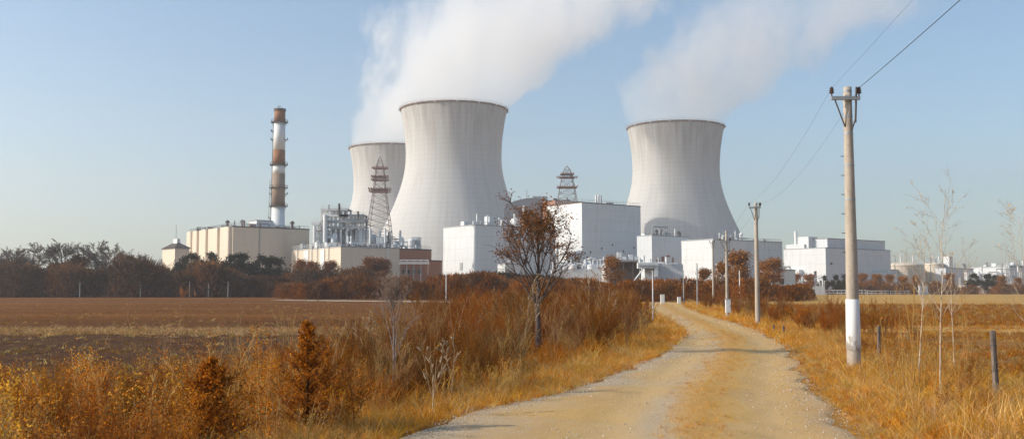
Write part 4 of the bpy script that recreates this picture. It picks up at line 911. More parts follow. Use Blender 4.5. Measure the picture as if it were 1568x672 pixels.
# lattice masts
def lattice(px, y_top, y_bot, Dm, prof, arms, label):
    c = at(px, HZ, Dm); c[2] = 0; z = lambda y: zof(y, Dm); mp = Dm / FPX; o = empty('lattice_mast', c, label, 'lattice mast')
    ys = [p[0] for p in prof]; ws = [p[1] * mp for p in prof]
    hw = lambda y: np.interp(y, ys, ws); lev = np.concatenate([np.arange(y_top + 6, y_bot, 9.0), [452]])
    for sx in (-1, 1):
        for sy in (-1, 1):
            b = MB(); pts = [c + np.array([0, 0, z(y_top)])] + [np.array([c[0] + sx * hw(y), c[1] + sy * hw(y), max(0, z(y))]) for y in lev]
            b.path(pts, .22, 5); b.build('leg', M['steel_mast'], o)
    for side in range(4):
        b = MB(); cs = [(-1, -1), (1, -1), (1, 1), (-1, 1)]; s0, s1 = cs[side], cs[(side + 1) % 4]
        pt = lambda s_, y: np.array([c[0] + s_[0] * hw(y), c[1] + s_[1] * hw(y), max(0, z(y))])
        for y0, y1 in zip(lev[:-1], lev[1:]):
            b.cyl(pt(s0, y0), pt(s1, y1), .1, n=4); b.cyl(pt(s1, y0), pt(s0, y1), .1, n=4); b.cyl(pt(s0, y0), pt(s1, y0), .1, n=4)
        b.build('bracing', M['steel_mast'], o)
    for y, w in arms:
        b = MB(); Wm = w * mp; h = hw(y)
        for sy in (-1, 1): b.box((c[0], c[1] + sy * h, z(y)), (2 * Wm, .4, .4))
        b.box((c[0], c[1], z(y) - .2), (2 * (h + 1.4), 2 * (h + 1.2), .25))
        for f in np.linspace(-1, 1, 9): b.box((c[0] + f * Wm * .96, c[1], z(y) + .6), (.2, 2 * h + .6, 1.0))
        b.build('crossarm', M['steel_rust'], o)
    return o
lattice(580, 240, 380, 640, [(240, 1), (258, 6), (276, 7.5), (292, 9), (320, 13), (350, 17), (452, 27)], [(258, 12), (271, 13), (276, 13), (290, 17), (294, 16)], 'lattice mast with rusty arms before the half hidden tower')
lattice(869, 254, 320, 650, [(254, 2), (266, 7), (287, 11), (310, 15), (452, 32)], [(267, 10), (272, 16), (287, 16)], 'lattice mast with rusty arms above the tallest white block')

# ================================================================ POLES, WIRES AND ROADSIDE FURNITURE
def mat_pole():
    m, n, l = newmat('spun concrete pole'); tc = N(n, 'ShaderNodeTexCoord').outputs['Object']
    a = noise(n, l, tc, 3, 6, .65, (1, 1, .2)); b = noise(n, l, tc, 14, 5, .7)
    c = ramp(n, l, math_node(n, l, 'MULTIPLY_ADD', b, .4, math_node(n, l, 'MULTIPLY', a, .6)), [(.3, (.26, .215, .17)), (.5, (.42, .355, .29)), (.7, (.53, .465, .39))])
    finish(n, l, c, .9, bump=b, bump_d=.005, spec=.15); return m
def mat_paint():
    m, n, l = newmat('worn white paint'); tc = N(n, 'ShaderNodeTexCoord').outputs['Object']
    a = noise(n, l, tc, 5, 6, .7, (1, 1, .4)); s = n.new('ShaderNodeSeparateXYZ'); l.new(tc, s.inputs[0])
    wear = math_node(n, l, 'ADD', a, math_node(n, l, 'MULTIPLY', math_node(n, l, 'SUBTRACT', .9, s.outputs[2]), .45))
    c = mixc(n, l, ramp(n, l, wear, [(.5, (0, 0, 0)), (.62, (1, 1, 1))]), (.78, .78, .77), (.36, .31, .27))
    finish(n, l, c, .7, spec=.2); return m
M['pole'] = mat_pole(); M['paint'] = mat_paint()
def utility_pole(px, ybase, ytop, label, r0, r1, band=None, arm=.85, small=False, armz=.35):
    g = ground(px, ybase); Dm = g[1]; H = zof(ytop, Dm, px); o = empty('utility_pole', g, label, 'utility pole', 'utility poles along the road')
    b = MB(); n = 10; zs = np.linspace(-.15, H, n); b.lathe([(r0 + (r1 - r0) * k / (n - 1), zs[k]) for k in range(n)], g, 20, True); b.build('shaft', M['pole'], o, True)
    rad = lambda z: r0 + (r1 - r0) * z / H
    if band:
        z0, z1 = zof(band[0], Dm, px), zof(band[1], Dm, px); MB().lathe([(rad(z0) + .004, z0), (rad(z0) + .012, z0 + .01), (rad(z1) + .012, z1 - .01), (rad(z1) + .004, z1)], g, 24).build('painted_band', M['paint'], o, True)
    za = H - armz; MB().box(g + [-.14 * arm, -r1 - .06, za], (.97 * arm, .09, .10)).build('crossarm', M['steel_grey'], o)
    ends = [g + [-arm * .60, -r1 - .06, za + .05], g + [arm * .32, -r1 - .06, za + .05]]
    for e in ends:
        q = MB(); q.cyl(e + [0, 0, -.02], e + [0, 0, .1], .02, n=6); q.lathe([(.045, .08), (.075, .11), (.045, .14), (.075, .17), (.045, .2), (.06, .23), (.02, .28)], e, 10); q.build('insulator', M['porcelain'], o)
    b = MB(); b.cyl(g + [-arm * .5, -r1 - .06, za - .04], g + [-r1, -r1 * .6, za - .8], .022, n=6); b.build('brace', M['steel_dark'], o)
    b = MB(); b.cyl(g + [arm * .22, -r1 - .1, za + .32], g + [arm * .19, -r1 - .03, za - .7], .03, n=6); b.cyl(g + [arm * .19, -r1 - .03, za - .6], g + [r1 * .5, -r1 * .8, za - .95], .022, n=6); b.build('brace', M['steel_dark'], o)
    for z in (H - .12, za - .5, za - 1.0, H * .72, H * .6):
        rr_ = rad(z) + .006; MB().lathe([(rr_ - .006, z - .03), (rr_, z - .03), (rr_, z + .03), (rr_ - .006, z + .03)], g, 16).build('clamp_band', M['steel_grey'], o)
    for k in range(6 if not small else 0):
        z = H - 2.0 - .55 * k; MB().cyl(g + [-rad(z) - .1, 0, z], g + [-rad(z) + .02, 0, z], .012, n=5).build('step_bolt', M['steel_dark'], o)
    return o, g, ends, H
P1 = utility_pole(1308, 568, 134, 'near concrete utility pole with white painted foot, right of the road', .195, .115, (536, 458))
P2 = utility_pole(1160.5, 497, 310, 'second utility pole on the right roadside, slimmer and farther back', .17, .11, None, .8, True)
P3 = utility_pole(1114, 487, 353, 'third utility pole, carrying a white meter box near its foot', .14, .09, None, .9, True, .9)
P4 = utility_pole(1092.5, 466, 368, 'fourth utility pole at the corner of the wide white hall', .16, .10, None, .8, True)
P0 = [np.array([3.1, -10, 7.85]), np.array([4.4, -10, 7.85])]
def wire(p, q, sag, r, label):
    t = np.linspace(0, 1, 25)[:, None]; P = np.asarray(p) * (1 - t) + np.asarray(q) * t; P[:, 2] -= sag * 4 * (t * (1 - t))[:, 0]
    V, F = tubes(P[None], r, r, 5); o = mesh_np('overhead_wire', V, F, M['wire'], None, None, True); return tag(o, label, 'wire', 'overhead wires')
up = np.array([0, 0, .24])
wire(P0[1], P1[2][1] + up, .25, .008, 'dark wire running up from the near pole to the top right'); wire(P0[0], P1[2][0] + up, .25, .0022, 'thin wire from the near pole arm to the top edge')
wire(P1[2][0] + up, P2[2][0] + up, .55, .003, 'left wire sagging between the near and second poles'); wire(P1[2][1] + up, P2[2][1] + up, .75, .003, 'right wire sagging between the near and second poles')
wire(P2[2][0] + up, P3[2][0] + up, .3, .004, 'left wire between second and third poles'); wire(P2[2][1] + up, P3[2][1] + up, .3, .004, 'right wire between second and third poles')
wire(P3[2][0] + up, P4[2][0] + up, .6, .005, 'wire between third and fourth poles')
# meter box on pole three, cabinets by the bend
def cabinet(x, y, w, d_, h, z0, label, name='utility_cabinet'):
    c = np.array([x, y, z0]); o = empty(name, c, label, 'cabinet')
    MB().box(c + [0, 0, h / 2], (w, d_, h)).build('body', M['steel_white'], o); MB().box(c + [0, 0, h + .03], (w + .08, d_ + .08, .055)).build('lid', M['steel_grey'], o)
    dr = MB().box(c + [0, -d_ / 2 - .012, h / 2], (w * .84, .02, h * .86)).build('door', M['steel_white'], o); MB().box(c + [w * .3, -d_ / 2 - .035, h * .5], (.03, .03, .14)).build('handle', M['steel_dark'], dr)
    if z0 > .1:
        for s_ in (-1, 1): MB().box(c + [s_ * w * .3, d_ / 2 + .04, h * .5], (.05, .09, h * .5)).build('bracket', M['steel_dark'], o)
    return o
g3 = P3[1]; cabinet(g3[0] - .02, g3[1] - .36, .40, .28, 1.05, .45, 'white meter box hung low on the third utility pole', 'meter_box')
gg = ground(1014.5, 465.5); cabinet(gg[0], gg[1], .62, .5, 1.5, 0, 'taller white cabinet at the far bend of the road')
gg = ground(1040, 465); cabinet(gg[0], gg[1], .55, .5, 1.1, 0, 'shorter white cabinet at the outside of the road bend')
def thin_post(px, yb, yt, r, label, mat='steel_white', head=True, Dm=None):
    g = ground(px, yb) if Dm is None else np.array([xof(px, Dm), Dm, 0.0]); H = zof(yt, g[1], px); o = empty('slim_pole' if head else 'marker_post', g, label, 'post', 'thin posts round the plant')
    b = MB(); b.cyl(g - [0, 0, .1], g + [0, 0, H], r, r * .7, 8); b.build('shaft', M[mat], o, False)
    if False:
        MB().path([g + [0, 0, H], g + [-r * 5, 0, H + r * 3], g + [-r * 10, 0, H + r * 3]], r * .6).build('arm', M[mat], o); MB().box(g + [-r * 13, 0, H + r * 3], (r * 9, r * 4, r * 2.4)).build('lamp_head', M['steel_grey'], o)
    else: MB().cyl(g + [0, 0, H], g + [0, 0, H + .06], r * 1.2, r * 1.2, 8).build('cap', M['steel_grey'], o)
    return o
thin_post(1000, 492, 415, .05, 'thin white metal pole in the scrub left of the road', head=False)
thin_post(683, 462, 417, .09, 'thin white pole standing at the pale field track')
thin_post(1047, 465, 415, .10, 'slim pole beside the outer roadside cabinet', 'steel_grey', False)
thin_post(1068, 468, 404, .11, 'slim grey pole behind the bend, right of the cabinets', 'steel_grey')
thin_post(1133, 462, 414, .12, 'pale pole among the orange trees behind the second utility pole')
thin_post(1021, 459, 434, .30, 'stubby white vent post past the road bend', head=False)
for k, (px, yt, lb) in enumerate(((122, 432, 'leftmost pale post before the bare thicket'), (215, 436, 'second pale post before the thicket, counting from the left'), (290, 431, 'pale post before the thicket below the beige rounded bays'), (319, 434, 'pale post below the middle of the beige hall'),
                                  (349, 431, 'pale post below the lit corner of the beige hall'), (510, 436, 'left one of two close posts below the beige block'), (520, 437, 'right one of two close posts below the beige block'))):
    thin_post(px, 0, yt, .13, lb, 'steel_grey', False, 281)
# white barrier fence far right
def barrier(px0, px1, y0, y1, Dm, n, label):
    c = at((px0 + px1) / 2, HZ, Dm); c[2] = 0; o = empty('barrier_fence', c, label, 'fence'); X0, X1 = xof(px0, Dm), xof(px1, Dm); z1 = zof(y0, Dm)
    for k in range(n + 1): MB().box((X0 + (X1 - X0) * k / n, Dm, z1 / 2), (.22, .22, z1)).build('post', M['steel_white'], o)
    for f in (1.0, .45): MB().box(((X0 + X1) / 2, Dm - .18, z1 * f - .2), (X1 - X0, .12, .36)).build('rail', M['steel_white'], o)
barrier(1226, 1326, 443.6, 450, 432, 16, 'white barrier fence at the far edge of the stubble field')
barrier(1328, 1392, 444.5, 450, 438, 9, 'fainter barrier fence right of the near utility pole')
# wooden fence posts on the right
def fence_post(px, yb, yt, r, label, lean=0.0):
    g = ground(px, yb); H = zof(yt, g[1], px); o = empty('fence_post', g, label, 'fence post', 'wooden fence posts'); rg = RNG(int(px)); b = MB(); n = 12; k = 9
    vs_ = []; fs = []
    for j in range(k):
        z = -.12 + (H + .12) * j / (k - 1)
        for i_ in range(n):
            t_ = 2 * math.pi * i_ / n; rr_ = r * (1 + .10 * math.sin(3 * t_ + j * .4) + rg.uniform(-.05, .05)) * (1 - .12 * j / k); vs_.append(g + [rr_ * math.cos(t_) + lean * z, rr_ * math.sin(t_), z + (rg.uniform(-.015, .015) if j == k - 1 else 0)])
    for j in range(k - 1): fs += [(j * n + i_, j * n + (i_ + 1) % n, (j + 1) * n + (i_ + 1) % n, (j + 1) * n + i_) for i_ in range(n)]
    fs.append(tuple((k - 1) * n + i_ for i_ in range(n))); b.add(vs_, fs); b.build('timber', M['post_wood'], o, False)
    s = MB()
    for zz in (H * .45, H * .8): s.lathe([(r * 1.02, zz - .012), (r * 1.08, zz), (r * 1.02, zz + .012)], g + [lean * zz, 0, 0], 10)
    s.build('wire_tie', M['steel_dark'], o); return g, H
FP = [fence_post(1527, 618, 506, .062, 'nearest wooden fence post, at the right edge of the picture', -.035), fence_post(1346.5, 552, 498, .06, 'wooden fence post just right of the near utility pole'),
      fence_post(1200, 514, 498, .055, 'short post right of the pair beyond the near pole'), fence_post(1185, 510.5, 497, .055, 'short post left of the pair beyond the near pole')]
for h in (.45, .8):
    for (a, ha), (b, hb), lb in ((FP[0], FP[1], 'between the nearest and second fence posts'), (FP[1], FP[2], 'from the second fence post to the short pair')):
        o = wire(a + [0, 0, ha * h], b + [0, 0, hb * h], .05, .0022, ('upper' if h > .5 else 'lower') + ' fence wire ' + lb); o.name = 'fence_wire'; o['group'] = 'fence wires'

# ================================================================ VEGETATION
r = RNG(7)
def tints(rng, n, v=.25, hue=.12):
    b = 1 + rng.uniform(-v, v, (n, 1)); return b * (1 + rng.uniform(-hue, hue, (n, 3)) * [0.5, 1, 1.3])
def stuff(name, bag, mat, label):
    if isinstance(bag, Inst): return tag(bag.build(name, mat), label, None, None, 'stuff')
    V, F, C = bag.get(); return tag(mesh_np(name, V, F, mat, None, C), label, None, None, 'stuff')
# --- prototypes
PALE0 = np.array([.54, .36, .19])
G_NEAR = [grassclump(200 + k, .55, 30, .0055, (GOLD, STRAW, ORANGE, GOLD * .8)[k % 4]) for k in range(6)]
G_PAST = [grassclump(280 + k, .6, 16, .012, (RUST * 1.5, ORANGE * .8, GOLD * .7, RUST * 1.2, STRAW * .8)[k], .5, .2) for k in range(5)]
G_RUST = [grassclump(260 + k, .5, 30, .0055, (RUST * 1.5, ORANGE * .8, ORANGE, GOLD * .6)[k]) for k in range(4)]
G_FAR = [grassclump(220 + k, .6, 16, .012, (GOLD, STRAW * .9, ORANGE, GOLD * .75)[k % 4], .5, .2) for k in range(5)]
W_LEAF = [weed(300 + k, 1.25, 9, .28, 15, .028, 8, (STRAW * .5, BROWN * 1.4, RUST * 1.3)[k % 3], (ORANGE * .85, RUST * .9, RUST * 1.4, ORANGE * .7, RUST, RUST * 1.2)[k]) for k in range(6)]
W_SEED = [weed(320 + k, 1.15, 5, .20, 9, .035, 1, STRAW * .85, ORANGE, (YELLOW, GOLD, ORANGE * 1.3)[k % 3], .005, .2) for k in range(4)]
W_TALL = [weed(350 + k, 1.9, 4, .2, 7, .03, 1, (STRAW * .75, PALE0 * .9, PALE0 * .7)[k], GOLD * .8, None, .008, .26, .12) for k in range(3)]
W_DRY = [weed(340 + k, 1.0, 8, .35, 10, .03, 1, STRAW * (1.0, .8, .6)[k % 3], GOLD, None, .0045, .3, .2) for k in range(4)]
PALE = np.array([.54, .33, .15])
B_TW = [twigbush(360 + k, 2.3, 11, (RUST * .9, BROWN, RUST * 1.1, BROWN * 1.1, RUST * 1.3, PALE * .8)[k], (8, 8, 8, 8, 5, 4)[k], (200, 260, 200, 0, 0, 40)[k], (RUST * 1.3, RUST, ORANGE * .7, RUST, GOLD, GOLD)[k]) for k in range(6)]
B_FAR = [twigbush(380 + k, 2.4, 9, (RUST * .85, BROWN * 1.1, BROWN * 1.3, RUST * 1.1, PALE * .7)[k], (5, 5, 5, 5, 3)[k], 140, (RUST, RUST * .9, RUST * 1.2, RUST * 1.4, GOLD * .5)[k], .33, .016, .010) for k in range(5)]

def spots(rng, n, d0, d1, xa, xb, power=1.0):
    d = np.exp(rng.uniform(math.log(d0), math.log(d1), n)) if power == 1.0 else rng.uniform(d0, d1, n)
    a, b = xa(d), xb(d); x = a + (b - a) * rng.random(n); return np.column_stack([x, d, np.zeros(n)]), a, b
def put(bag, protos, pos, sc, rng, tv=.25, hue=.12, lean=.12):
    k = rng.integers(0, len(protos), len(pos))
    for j in range(len(protos)):
        m_ = k == j
        if m_.any(): scatter(bag, protos[j], pos[m_], rng.uniform(0, 6.28, m_.sum()), sc[m_], tints(rng, m_.sum(), tv, hue), rng.normal(0, lean, (m_.sum(), 2)))
inview = lambda p, m=3.0: np.abs(p[:, 0]) < .56 * p[:, 1] + m
# --- left verge grass
XF = lambda d: np.maximum(x_field(d), -.6 * np.asarray(d) - 3)
bag = Inst()
p, a, b = spots(r, 5200, 8, 60, XF, lambda d: x_left(d) + .15); m_ = inview(p); p = p[m_]; near = np.clip((b[m_] - p[:, 0]) / 2.5, 0, 1)
lo = (p[:, 0] < x_left(p[:, 1]) - 2.2); sc_ = (.45 + .55 * near) * r.uniform(.6, 1.3, len(p)) * np.where((p[:, 0] < -.2 * p[:, 1]) & (p[:, 1] > 13.5), .6, 1.0); put(bag, G_NEAR, p[~lo], sc_[~lo], r, .3); put(bag, G_RUST, p[lo], sc_[lo], r, .4)
p, a, b = spots(r, 2600, 8, 70, lambda d: x_left(d) - 1.6, lambda d: x_left(d) + .1); put(bag, G_NEAR, p, r.uniform(.3, .75, len(p)), r, .25)
p, a, b = spots(r, 4200, 40, 172, XF, lambda d: x_left(d) + .1); put(bag, G_FAR, p, r.uniform(.5, 1.1, len(p)), r, .3)
stuff('grass', bag, M['veg_i'], 'tall golden dry grass on the left verge')
# --- right verge grass
bag = Inst()
p, a, b = spots(r, 6000, 7, 60, lambda d: x_right(d) - .1, lambda d: x_fence(d) + 1.5); m_ = inview(p); p = p[m_]
put(bag, G_NEAR, p, r.uniform(.4, 1.0, len(p)) * np.clip((p[:, 0] - x_right(p[:, 1])) / 2.2 + .35, .3, 1.1), r, .25)
p, a, b = spots(r, 3000, 40, 172, lambda d: x_right(d) - .1, lambda d: x_fence(d) + 3); put(bag, G_FAR, p, r.uniform(.45, 1.0, len(p)), r, .3)
stuff('grass', bag, M['veg_i'], 'golden dry grass on the right verge')
bag = Inst(); p, a, b = spots(r, 7000, 17, 62, x_fence, lambda d: .56 * d + 4); m_ = inview(p); p = p[m_]
put(bag, G_PAST, p, r.uniform(.25, .7, len(p)) * np.clip(vnoise(p[:, 0], p[:, 1] * 2, 4, 20) * 1.6, .3, 1.2), r, .35)
p, a, b = spots(r, 6000, 62, 150, x_fence, lambda d: .56 * d + 6); put(bag, G_PAST, p, r.uniform(.5, 1.1, len(p)), r, .3)
stuff('pasture_grass', bag, M['veg_i'], 'rough tussocks in the pasture behind the fence')
# --- tufts down the middle of the road
bag = Inst(); d = np.exp(r.uniform(math.log(8), math.log(150), 3600)); x = x_mid(d) + r.normal(0, .2, len(d)) * (1 + d / 50); k = (vnoise(x * 0, d, 3.0, 14) > .45) | (d > 27); d, x = d[k], x[k]
put(bag, G_NEAR, np.column_stack([x, d, np.full(len(d), .04)]), r.uniform(.12, .32, len(d)), r, .2, .1, .3)
stuff('grass', bag, M['veg_i'], 'short dry tufts down the middle of the road')
# --- stubble strip and stray tufts in the ploughed field
bag = Inst(); n = 3600; d = 51 + r.normal(0, 2.0, n); x = r.uniform(-.56 * d - 3, np.minimum(x_field(d), .4 * d)); k = vnoise(x, d * 2, 5, 21) > .25; d, x = d[k], x[k]
put(bag, [grassclump(240 + j, .26, 12, .014, (np.array([.55, .36, .18]), np.array([.5, .29, .11]), np.array([.36, .2, .08]))[j], .7, .16) for j in range(3)], np.column_stack([x, d, np.full(len(d), .08)]), r.uniform(.5, 1.3, len(d)), r, .3)
n = 3200; d = np.exp(r.uniform(math.log(19), math.log(260), n)); x = r.uniform(-.56 * d - 6, np.maximum(x_field(d), -.56 * d - 4)); put(bag, [grassclump(250 + j, .18, 9, .012, (STRAW * .6, GOLD * .4, STRAW * .35)[j], .8, .1) for j in range(3)], np.column_stack([x, d, np.full(len(d), .08)]), r.uniform(.5, 1.4, len(d)), r, .4)
stuff('stubble', bag, M['veg_i'], 'pale stubble strip across the ploughed field')
# --- gravel along the road
KEEP2 = []
oct_V = np.array([[1, 0, 0], [-1, 0, 0], [0, 1, 0], [0, -1, 0], [0, 0, .7], [0, 0, -.7]]); oct_F = np.array([[0, 2, 4], [2, 1, 4], [1, 3, 4], [3, 0, 4], [2, 0, 5], [1, 2, 5], [3, 1, 5], [0, 3, 5]])
bag = Inst()
for s_, nn in ((0, 5200), (1, 2400), (2, 5200)):
    d = np.exp(r.uniform(math.log(7), math.log(75), nn)); xl_, xr_ = x_left(d), x_right(d)
    x = xl_ + np.abs(r.normal(0, .7, nn)) - .15 if s_ == 0 else (xr_ - np.abs(r.normal(0, .7, nn)) + .15 if s_ == 1 else xl_ + (xr_ - xl_) * r.random(nn))
    for j in range(4):
        q = slice(j, None, 4); V = oct_V * r.uniform(.7, 1.3, oct_V.shape) * [1, .8, .8]
        KEEP2.append(V); dd_ = d[q]; scatter(bag, (V, oct_F, np.ones((6, 3)) * [.56, .48, .40]), np.column_stack([x[q], dd_, np.full(len(dd_), .055 if s_ == 2 else .05)]), r.uniform(0, 6.28, len(dd_)), (.006 + .013 * r.random(len(dd_)) ** 3) * (1 + dd_ / 60), tints(r, len(dd_), .45, .06))
stuff('gravel', bag, mat_veg('loose stones', 0.0, .3, 30, True), 'loose pale stones along the road edges')
# --- weeds on the left
bag = Inst()
clear = lambda p: ~(((np.abs(p[:, 0] / p[:, 1] + .205) < .035) & (p[:, 1] < 15.4)) | ((np.abs(p[:, 0] / p[:, 1] + .31) < .04) & (p[:, 1] < 12.8)))
p, a, b = spots(r, 900, 9.5, 22, XF, lambda d: x_left(d) - .9); m_ = inview(p, 2) & (vnoise(p[:, 0] + 50, p[:, 1], 1.5, 31) > .5) & clear(p); p = p[m_]; put(bag, W_LEAF, p, r.uniform(.45, 1.05, len(p)) * np.interp(p[:, 1], [10, 15, 21], [1.1, 1.0, .7]), r, .4, .12)
p, a, b = spots(r, 150, 9.5, 24, XF, lambda d: x_left(d) - .8); m_ = inview(p, 2) & clear(p); p = p[m_]; put(bag, W_SEED, p, r.uniform(.5, 1.0, len(p)) * np.interp(p[:, 1], [10, 16, 26], [1.2, 1.0, .6]), r, .25)
p, a, b = spots(r, 240, 9.5, 60, XF, lambda d: x_left(d) - .6); m_ = inview(p, 2); p = p[m_]; put(bag, W_DRY, p, r.uniform(.5, 1.1, len(p)), r, .3)
stuff('weeds', bag, M['veg_i'], 'tangled rust and orange weeds in the left foreground')
bag = Inst()
p, a, b = spots(r, 260, 20, 52, lambda d: x_field(d) + .8, lambda d: x_left(d) - 2.0); p = p[p[:, 0] > x_field(p[:, 1])]; p = p[~((np.abs(p[:, 0] / p[:, 1] - .028) < .03) & (p[:, 1] < 37) & (p[:, 1] > 22))]; put(bag, B_TW, p, r.uniform(.4, .85, len(p)) * np.interp(p[:, 1], [20, 45], [.75, 1.25]), r, .25)
p, a, b = spots(r, 340, 42, 170, lambda d: x_field(d) + .5, lambda d: x_left(d) - 1.6); put(bag, B_FAR, p, r.uniform(.45, 1.12, len(p)), r, .34)
p, a, b = spots(r, 120, 19, 75, lambda d: x_field(d) + .3, lambda d: x_left(d) - 1.0); p = p[p[:, 0] > x_field(p[:, 1])]; put(bag, W_TALL, p, r.uniform(.7, 1.25, len(p)), r, .3)
stuff('scrub', bag, M['veg_i'], 'rusty thicket of bare scrub left of the road')
# --- scrub on the right
bag = Inst()
p, a, b = spots(r, 110, 44, 150, lambda d: x_right(d) + 1.8, lambda d: x_fence(d) + 5); put(bag, B_FAR, p, r.uniform(.4, .85, len(p)), r, .25)
p, a, b = spots(r, 60, 14, 40, lambda d: x_right(d) + 2.0, lambda d: x_fence(d) + 1.2); put(bag, W_LEAF, p, r.uniform(.35, .75, len(p)), r, .25)
p, a, b = spots(r, 110, 12, 45, lambda d: x_right(d) + 1.2, lambda d: x_fence(d) + 2); put(bag, W_DRY, p, r.uniform(.45, .95, len(p)), r, .25)
stuff('scrub', bag, M['veg_i'], 'orange scrub and weeds between road and fence')

# --- belts of far scrub
KEEP = []
def belt(name, label, n, px0, px1, d0, d1, h0, h1, cols, seed, sl=(.9, .13), per=170, mat='veg_far', exp=None):
    rg = RNG(seed); px = rg.uniform(px0, px1, n); d = rg.uniform(d0, d1, n); x = (px - CW / 2) / FPX * d; bag = Inst()
    for j in range(5):
        b = Bag(); m_ = per; th = rg.uniform(0, 6.28, m_); u = rg.random(m_) ** .5; zz = rg.random(m_) ** .8
        S = np.column_stack([u * np.cos(th) * .5 * (1.15 - .6 * zz), u * np.sin(th) * .5 * (1.15 - .6 * zz), zz * .82])
        D = unit(np.column_stack([np.cos(th) * .5, np.sin(th) * .5, np.full(m_, .9)]) + rg.normal(0, .35, (m_, 3)))
        b.add(slivers(S, D, rg.uniform(.08, .24, m_) * sl[0], rg.uniform(.5, 1.2, m_) * sl[1] * .03, rg), np.ones(3), rg, .35)
        b.add(leaves(np.concatenate([S + rg.normal(0, .045, S.shape) for _ in range(2)]), .042 * sl[0], rg, .7), np.ones(3) * .95, rg, .35)
        q = slice(j, None, 5); k = len(d[q]); hh = rg.uniform(h0, h1, k) * (.78 + .45 * vnoise(px[q], px[q] * 0, 34, seed))
        if exp is not None: hh = hh * np.interp(px[q], exp[0], exp[1])
        c = np.array(cols)[rg.integers(0, len(cols), k)] * (1 + rg.uniform(-.18, .18, (k, 1)))
        pr_ = b.get(); KEEP.append(pr_)
        scatter(bag, pr_, np.column_stack([x[q], d[q], np.zeros(k)]), rg.uniform(0, 6.28, k), hh, c)
    return stuff(name, bag, M[mat + '_i'], label)
belt('thicket', 'dense dark brown bare thicket at the far edge of the ploughed field', 430, -60, 580, 284, 318, 6.5, 11.5, [UMBER, UMBER * 1.2, BROWN * .8, BROWN], 61, (1, 1), 420, exp=([-60, 230, 300, 420, 580], [1, 1, .9, .75, .75]))
belt('scrub_belt', 'rusty scrub belt in front of the beige and brown buildings', 260, 430, 800, 225, 282, 3.0, 6.6, [RUST * .85, BROWN * .8, BROWN, RUST], 62, (1, 1), 400, exp=([430, 560, 800], [.7, 1, .95]))
belt('scrub_belt', 'orange scrub belt below the tall white blocks', 200, 790, 1010, 175, 250, 2.6, 5.4, [RUST * .9, BROWN, BROWN * 1.2, RUST * 1.1], 63, (1, 1), 400)
belt('scrub_belt', 'orange scrub round the road bend and white sheds', 150, 1010, 1240, 178, 290, 2.0, 5.0, [RUST, BROWN * 1.1, RUST * .8], 64, (1, 1), 360)
belt('scrub_belt', 'brown scrub line under the far orange trees', 150, 1225, 1640, 440, 500, 3.0, 6.5, [BROWN, UMBER, RUST * .8], 65, (1, 1), 260)
belt('hedge', 'dark evergreen hedge at the foot of the low white box building', 90, 690, 862, 292, 306, 5.5, 7.5, [np.array([.022, .025, .014]), np.array([.03, .028, .016])], 66, (1.2, 2), 420, 'evergreen')

# --- bare trees of the left tree line
far = [tree_arrays(400 + k, 15, .30, (.34, .38, .32, .42)[k], 20, 8, 6, 6, (.6, 1.2), .15, .55, twig_w=.045, c_tw=np.array([.21, .16, .135]), fan=.25) for k in range(4)]
far_src = {}
LT = [(21, 374, 1, 'bare tree with narrow crown near the left edge of the tree line'), (0, 384, 2, 'bare tree cut by the left picture edge'), (53, 370, 0, 'round bare crown second from the left among the big ones'), (91, 365, 3, 'largest round bare crown in the left tree line'),
      (152, 367, 0, 'broad bare crown right of the reddish conical tree'), (171, 371, 2, 'bare crown leaning against the broad one'), (219, 385, 1, 'small bare tree nearest the gatehouse'), (135, 388, 2, 'thin low bare tree between the two broad crowns'),
      (36, 388, 3, 'low bare tree between the narrow and round crowns'), (205, 392, 3, 'short bare tree beside the brown oak'), (240, 395, 2, 'lowest bare tree at the end of the tree line')]
for k, (px, yt, v, lb) in enumerate(LT):
    Dm = 300 + (k * 7) % 18; H = zof(yt, Dm); sc = H / max(far[v][0][0][:, 2].max(), far[v][1][0][:, 2].max())
    o = place_tree('bare_tree', far[v], (xof(px, Dm), Dm, 0), lb, 'tree', M['bark_far'], M['veg_far'], 'bare trees of the left tree line', sc, k * 1.3, far_src.get(v)); far_src.setdefault(v, o); o.scale = (sc * 1.4, sc * 1.4, sc)
def leafy(seed, h, col, kleaf, leaf, clump, tw=None, **kw): return tree_arrays(seed, h, h * .022, .22, 14, 6, 5, 2, (.4, 1.0), .25, .5, twig_w=.03, c_tw=UMBER if tw is None else tw, kleaf=kleaf, leaf=leaf, c_lf=col, leaf_clump=clump, **kw)
oak = leafy(421, 11, BROWN * .8, 2600, .42, .5); oak2 = leafy(422, 11, RUST * .9, 3600, .40, .55, s0=.12); oran = leafy(423, 9, np.array([.29, .115, .02]), 4200, .36, .55, s0=.1); eve = leafy(424, 9, np.array([.028, .03, .016]), 3600, .42, .4, s0=.08); eve2 = leafy(425, 9, np.array([.033, .034, .02]), 3600, .42, .4, s0=.1)
src = {}
def far_tree(name, key, T, px, yt, Dm, lb, group, H0, mat='veg_far'):
    sc = zof(yt, Dm) / max(T[0][0][:, 2].max(), T[1][0][:, 2].max()); o = place_tree(name, T, (xof(px, Dm), Dm, 0), lb, 'tree', M['bark_far'], M[mat], group, sc, px * .7, src.get(key)); src.setdefault(key, o); o.scale = (sc * 1.25, sc * 1.25, sc)
g_ = 'leafy trees of the left tree line'
far_tree('brown_oak', 'oak', oak, 188, 382, 292, 'dense brown oak rising from the left thicket', g_, 11); far_tree('brown_oak', 'oak', oak, 115, 381, 305, 'reddish brown conical tree between the two broad bare crowns', g_, 11); far_tree('brown_oak', 'oak', oak, 20, 390, 300, 'low brown tree under the narrow bare crown', g_, 11)
g_ = 'dark evergreens before the beige hall'
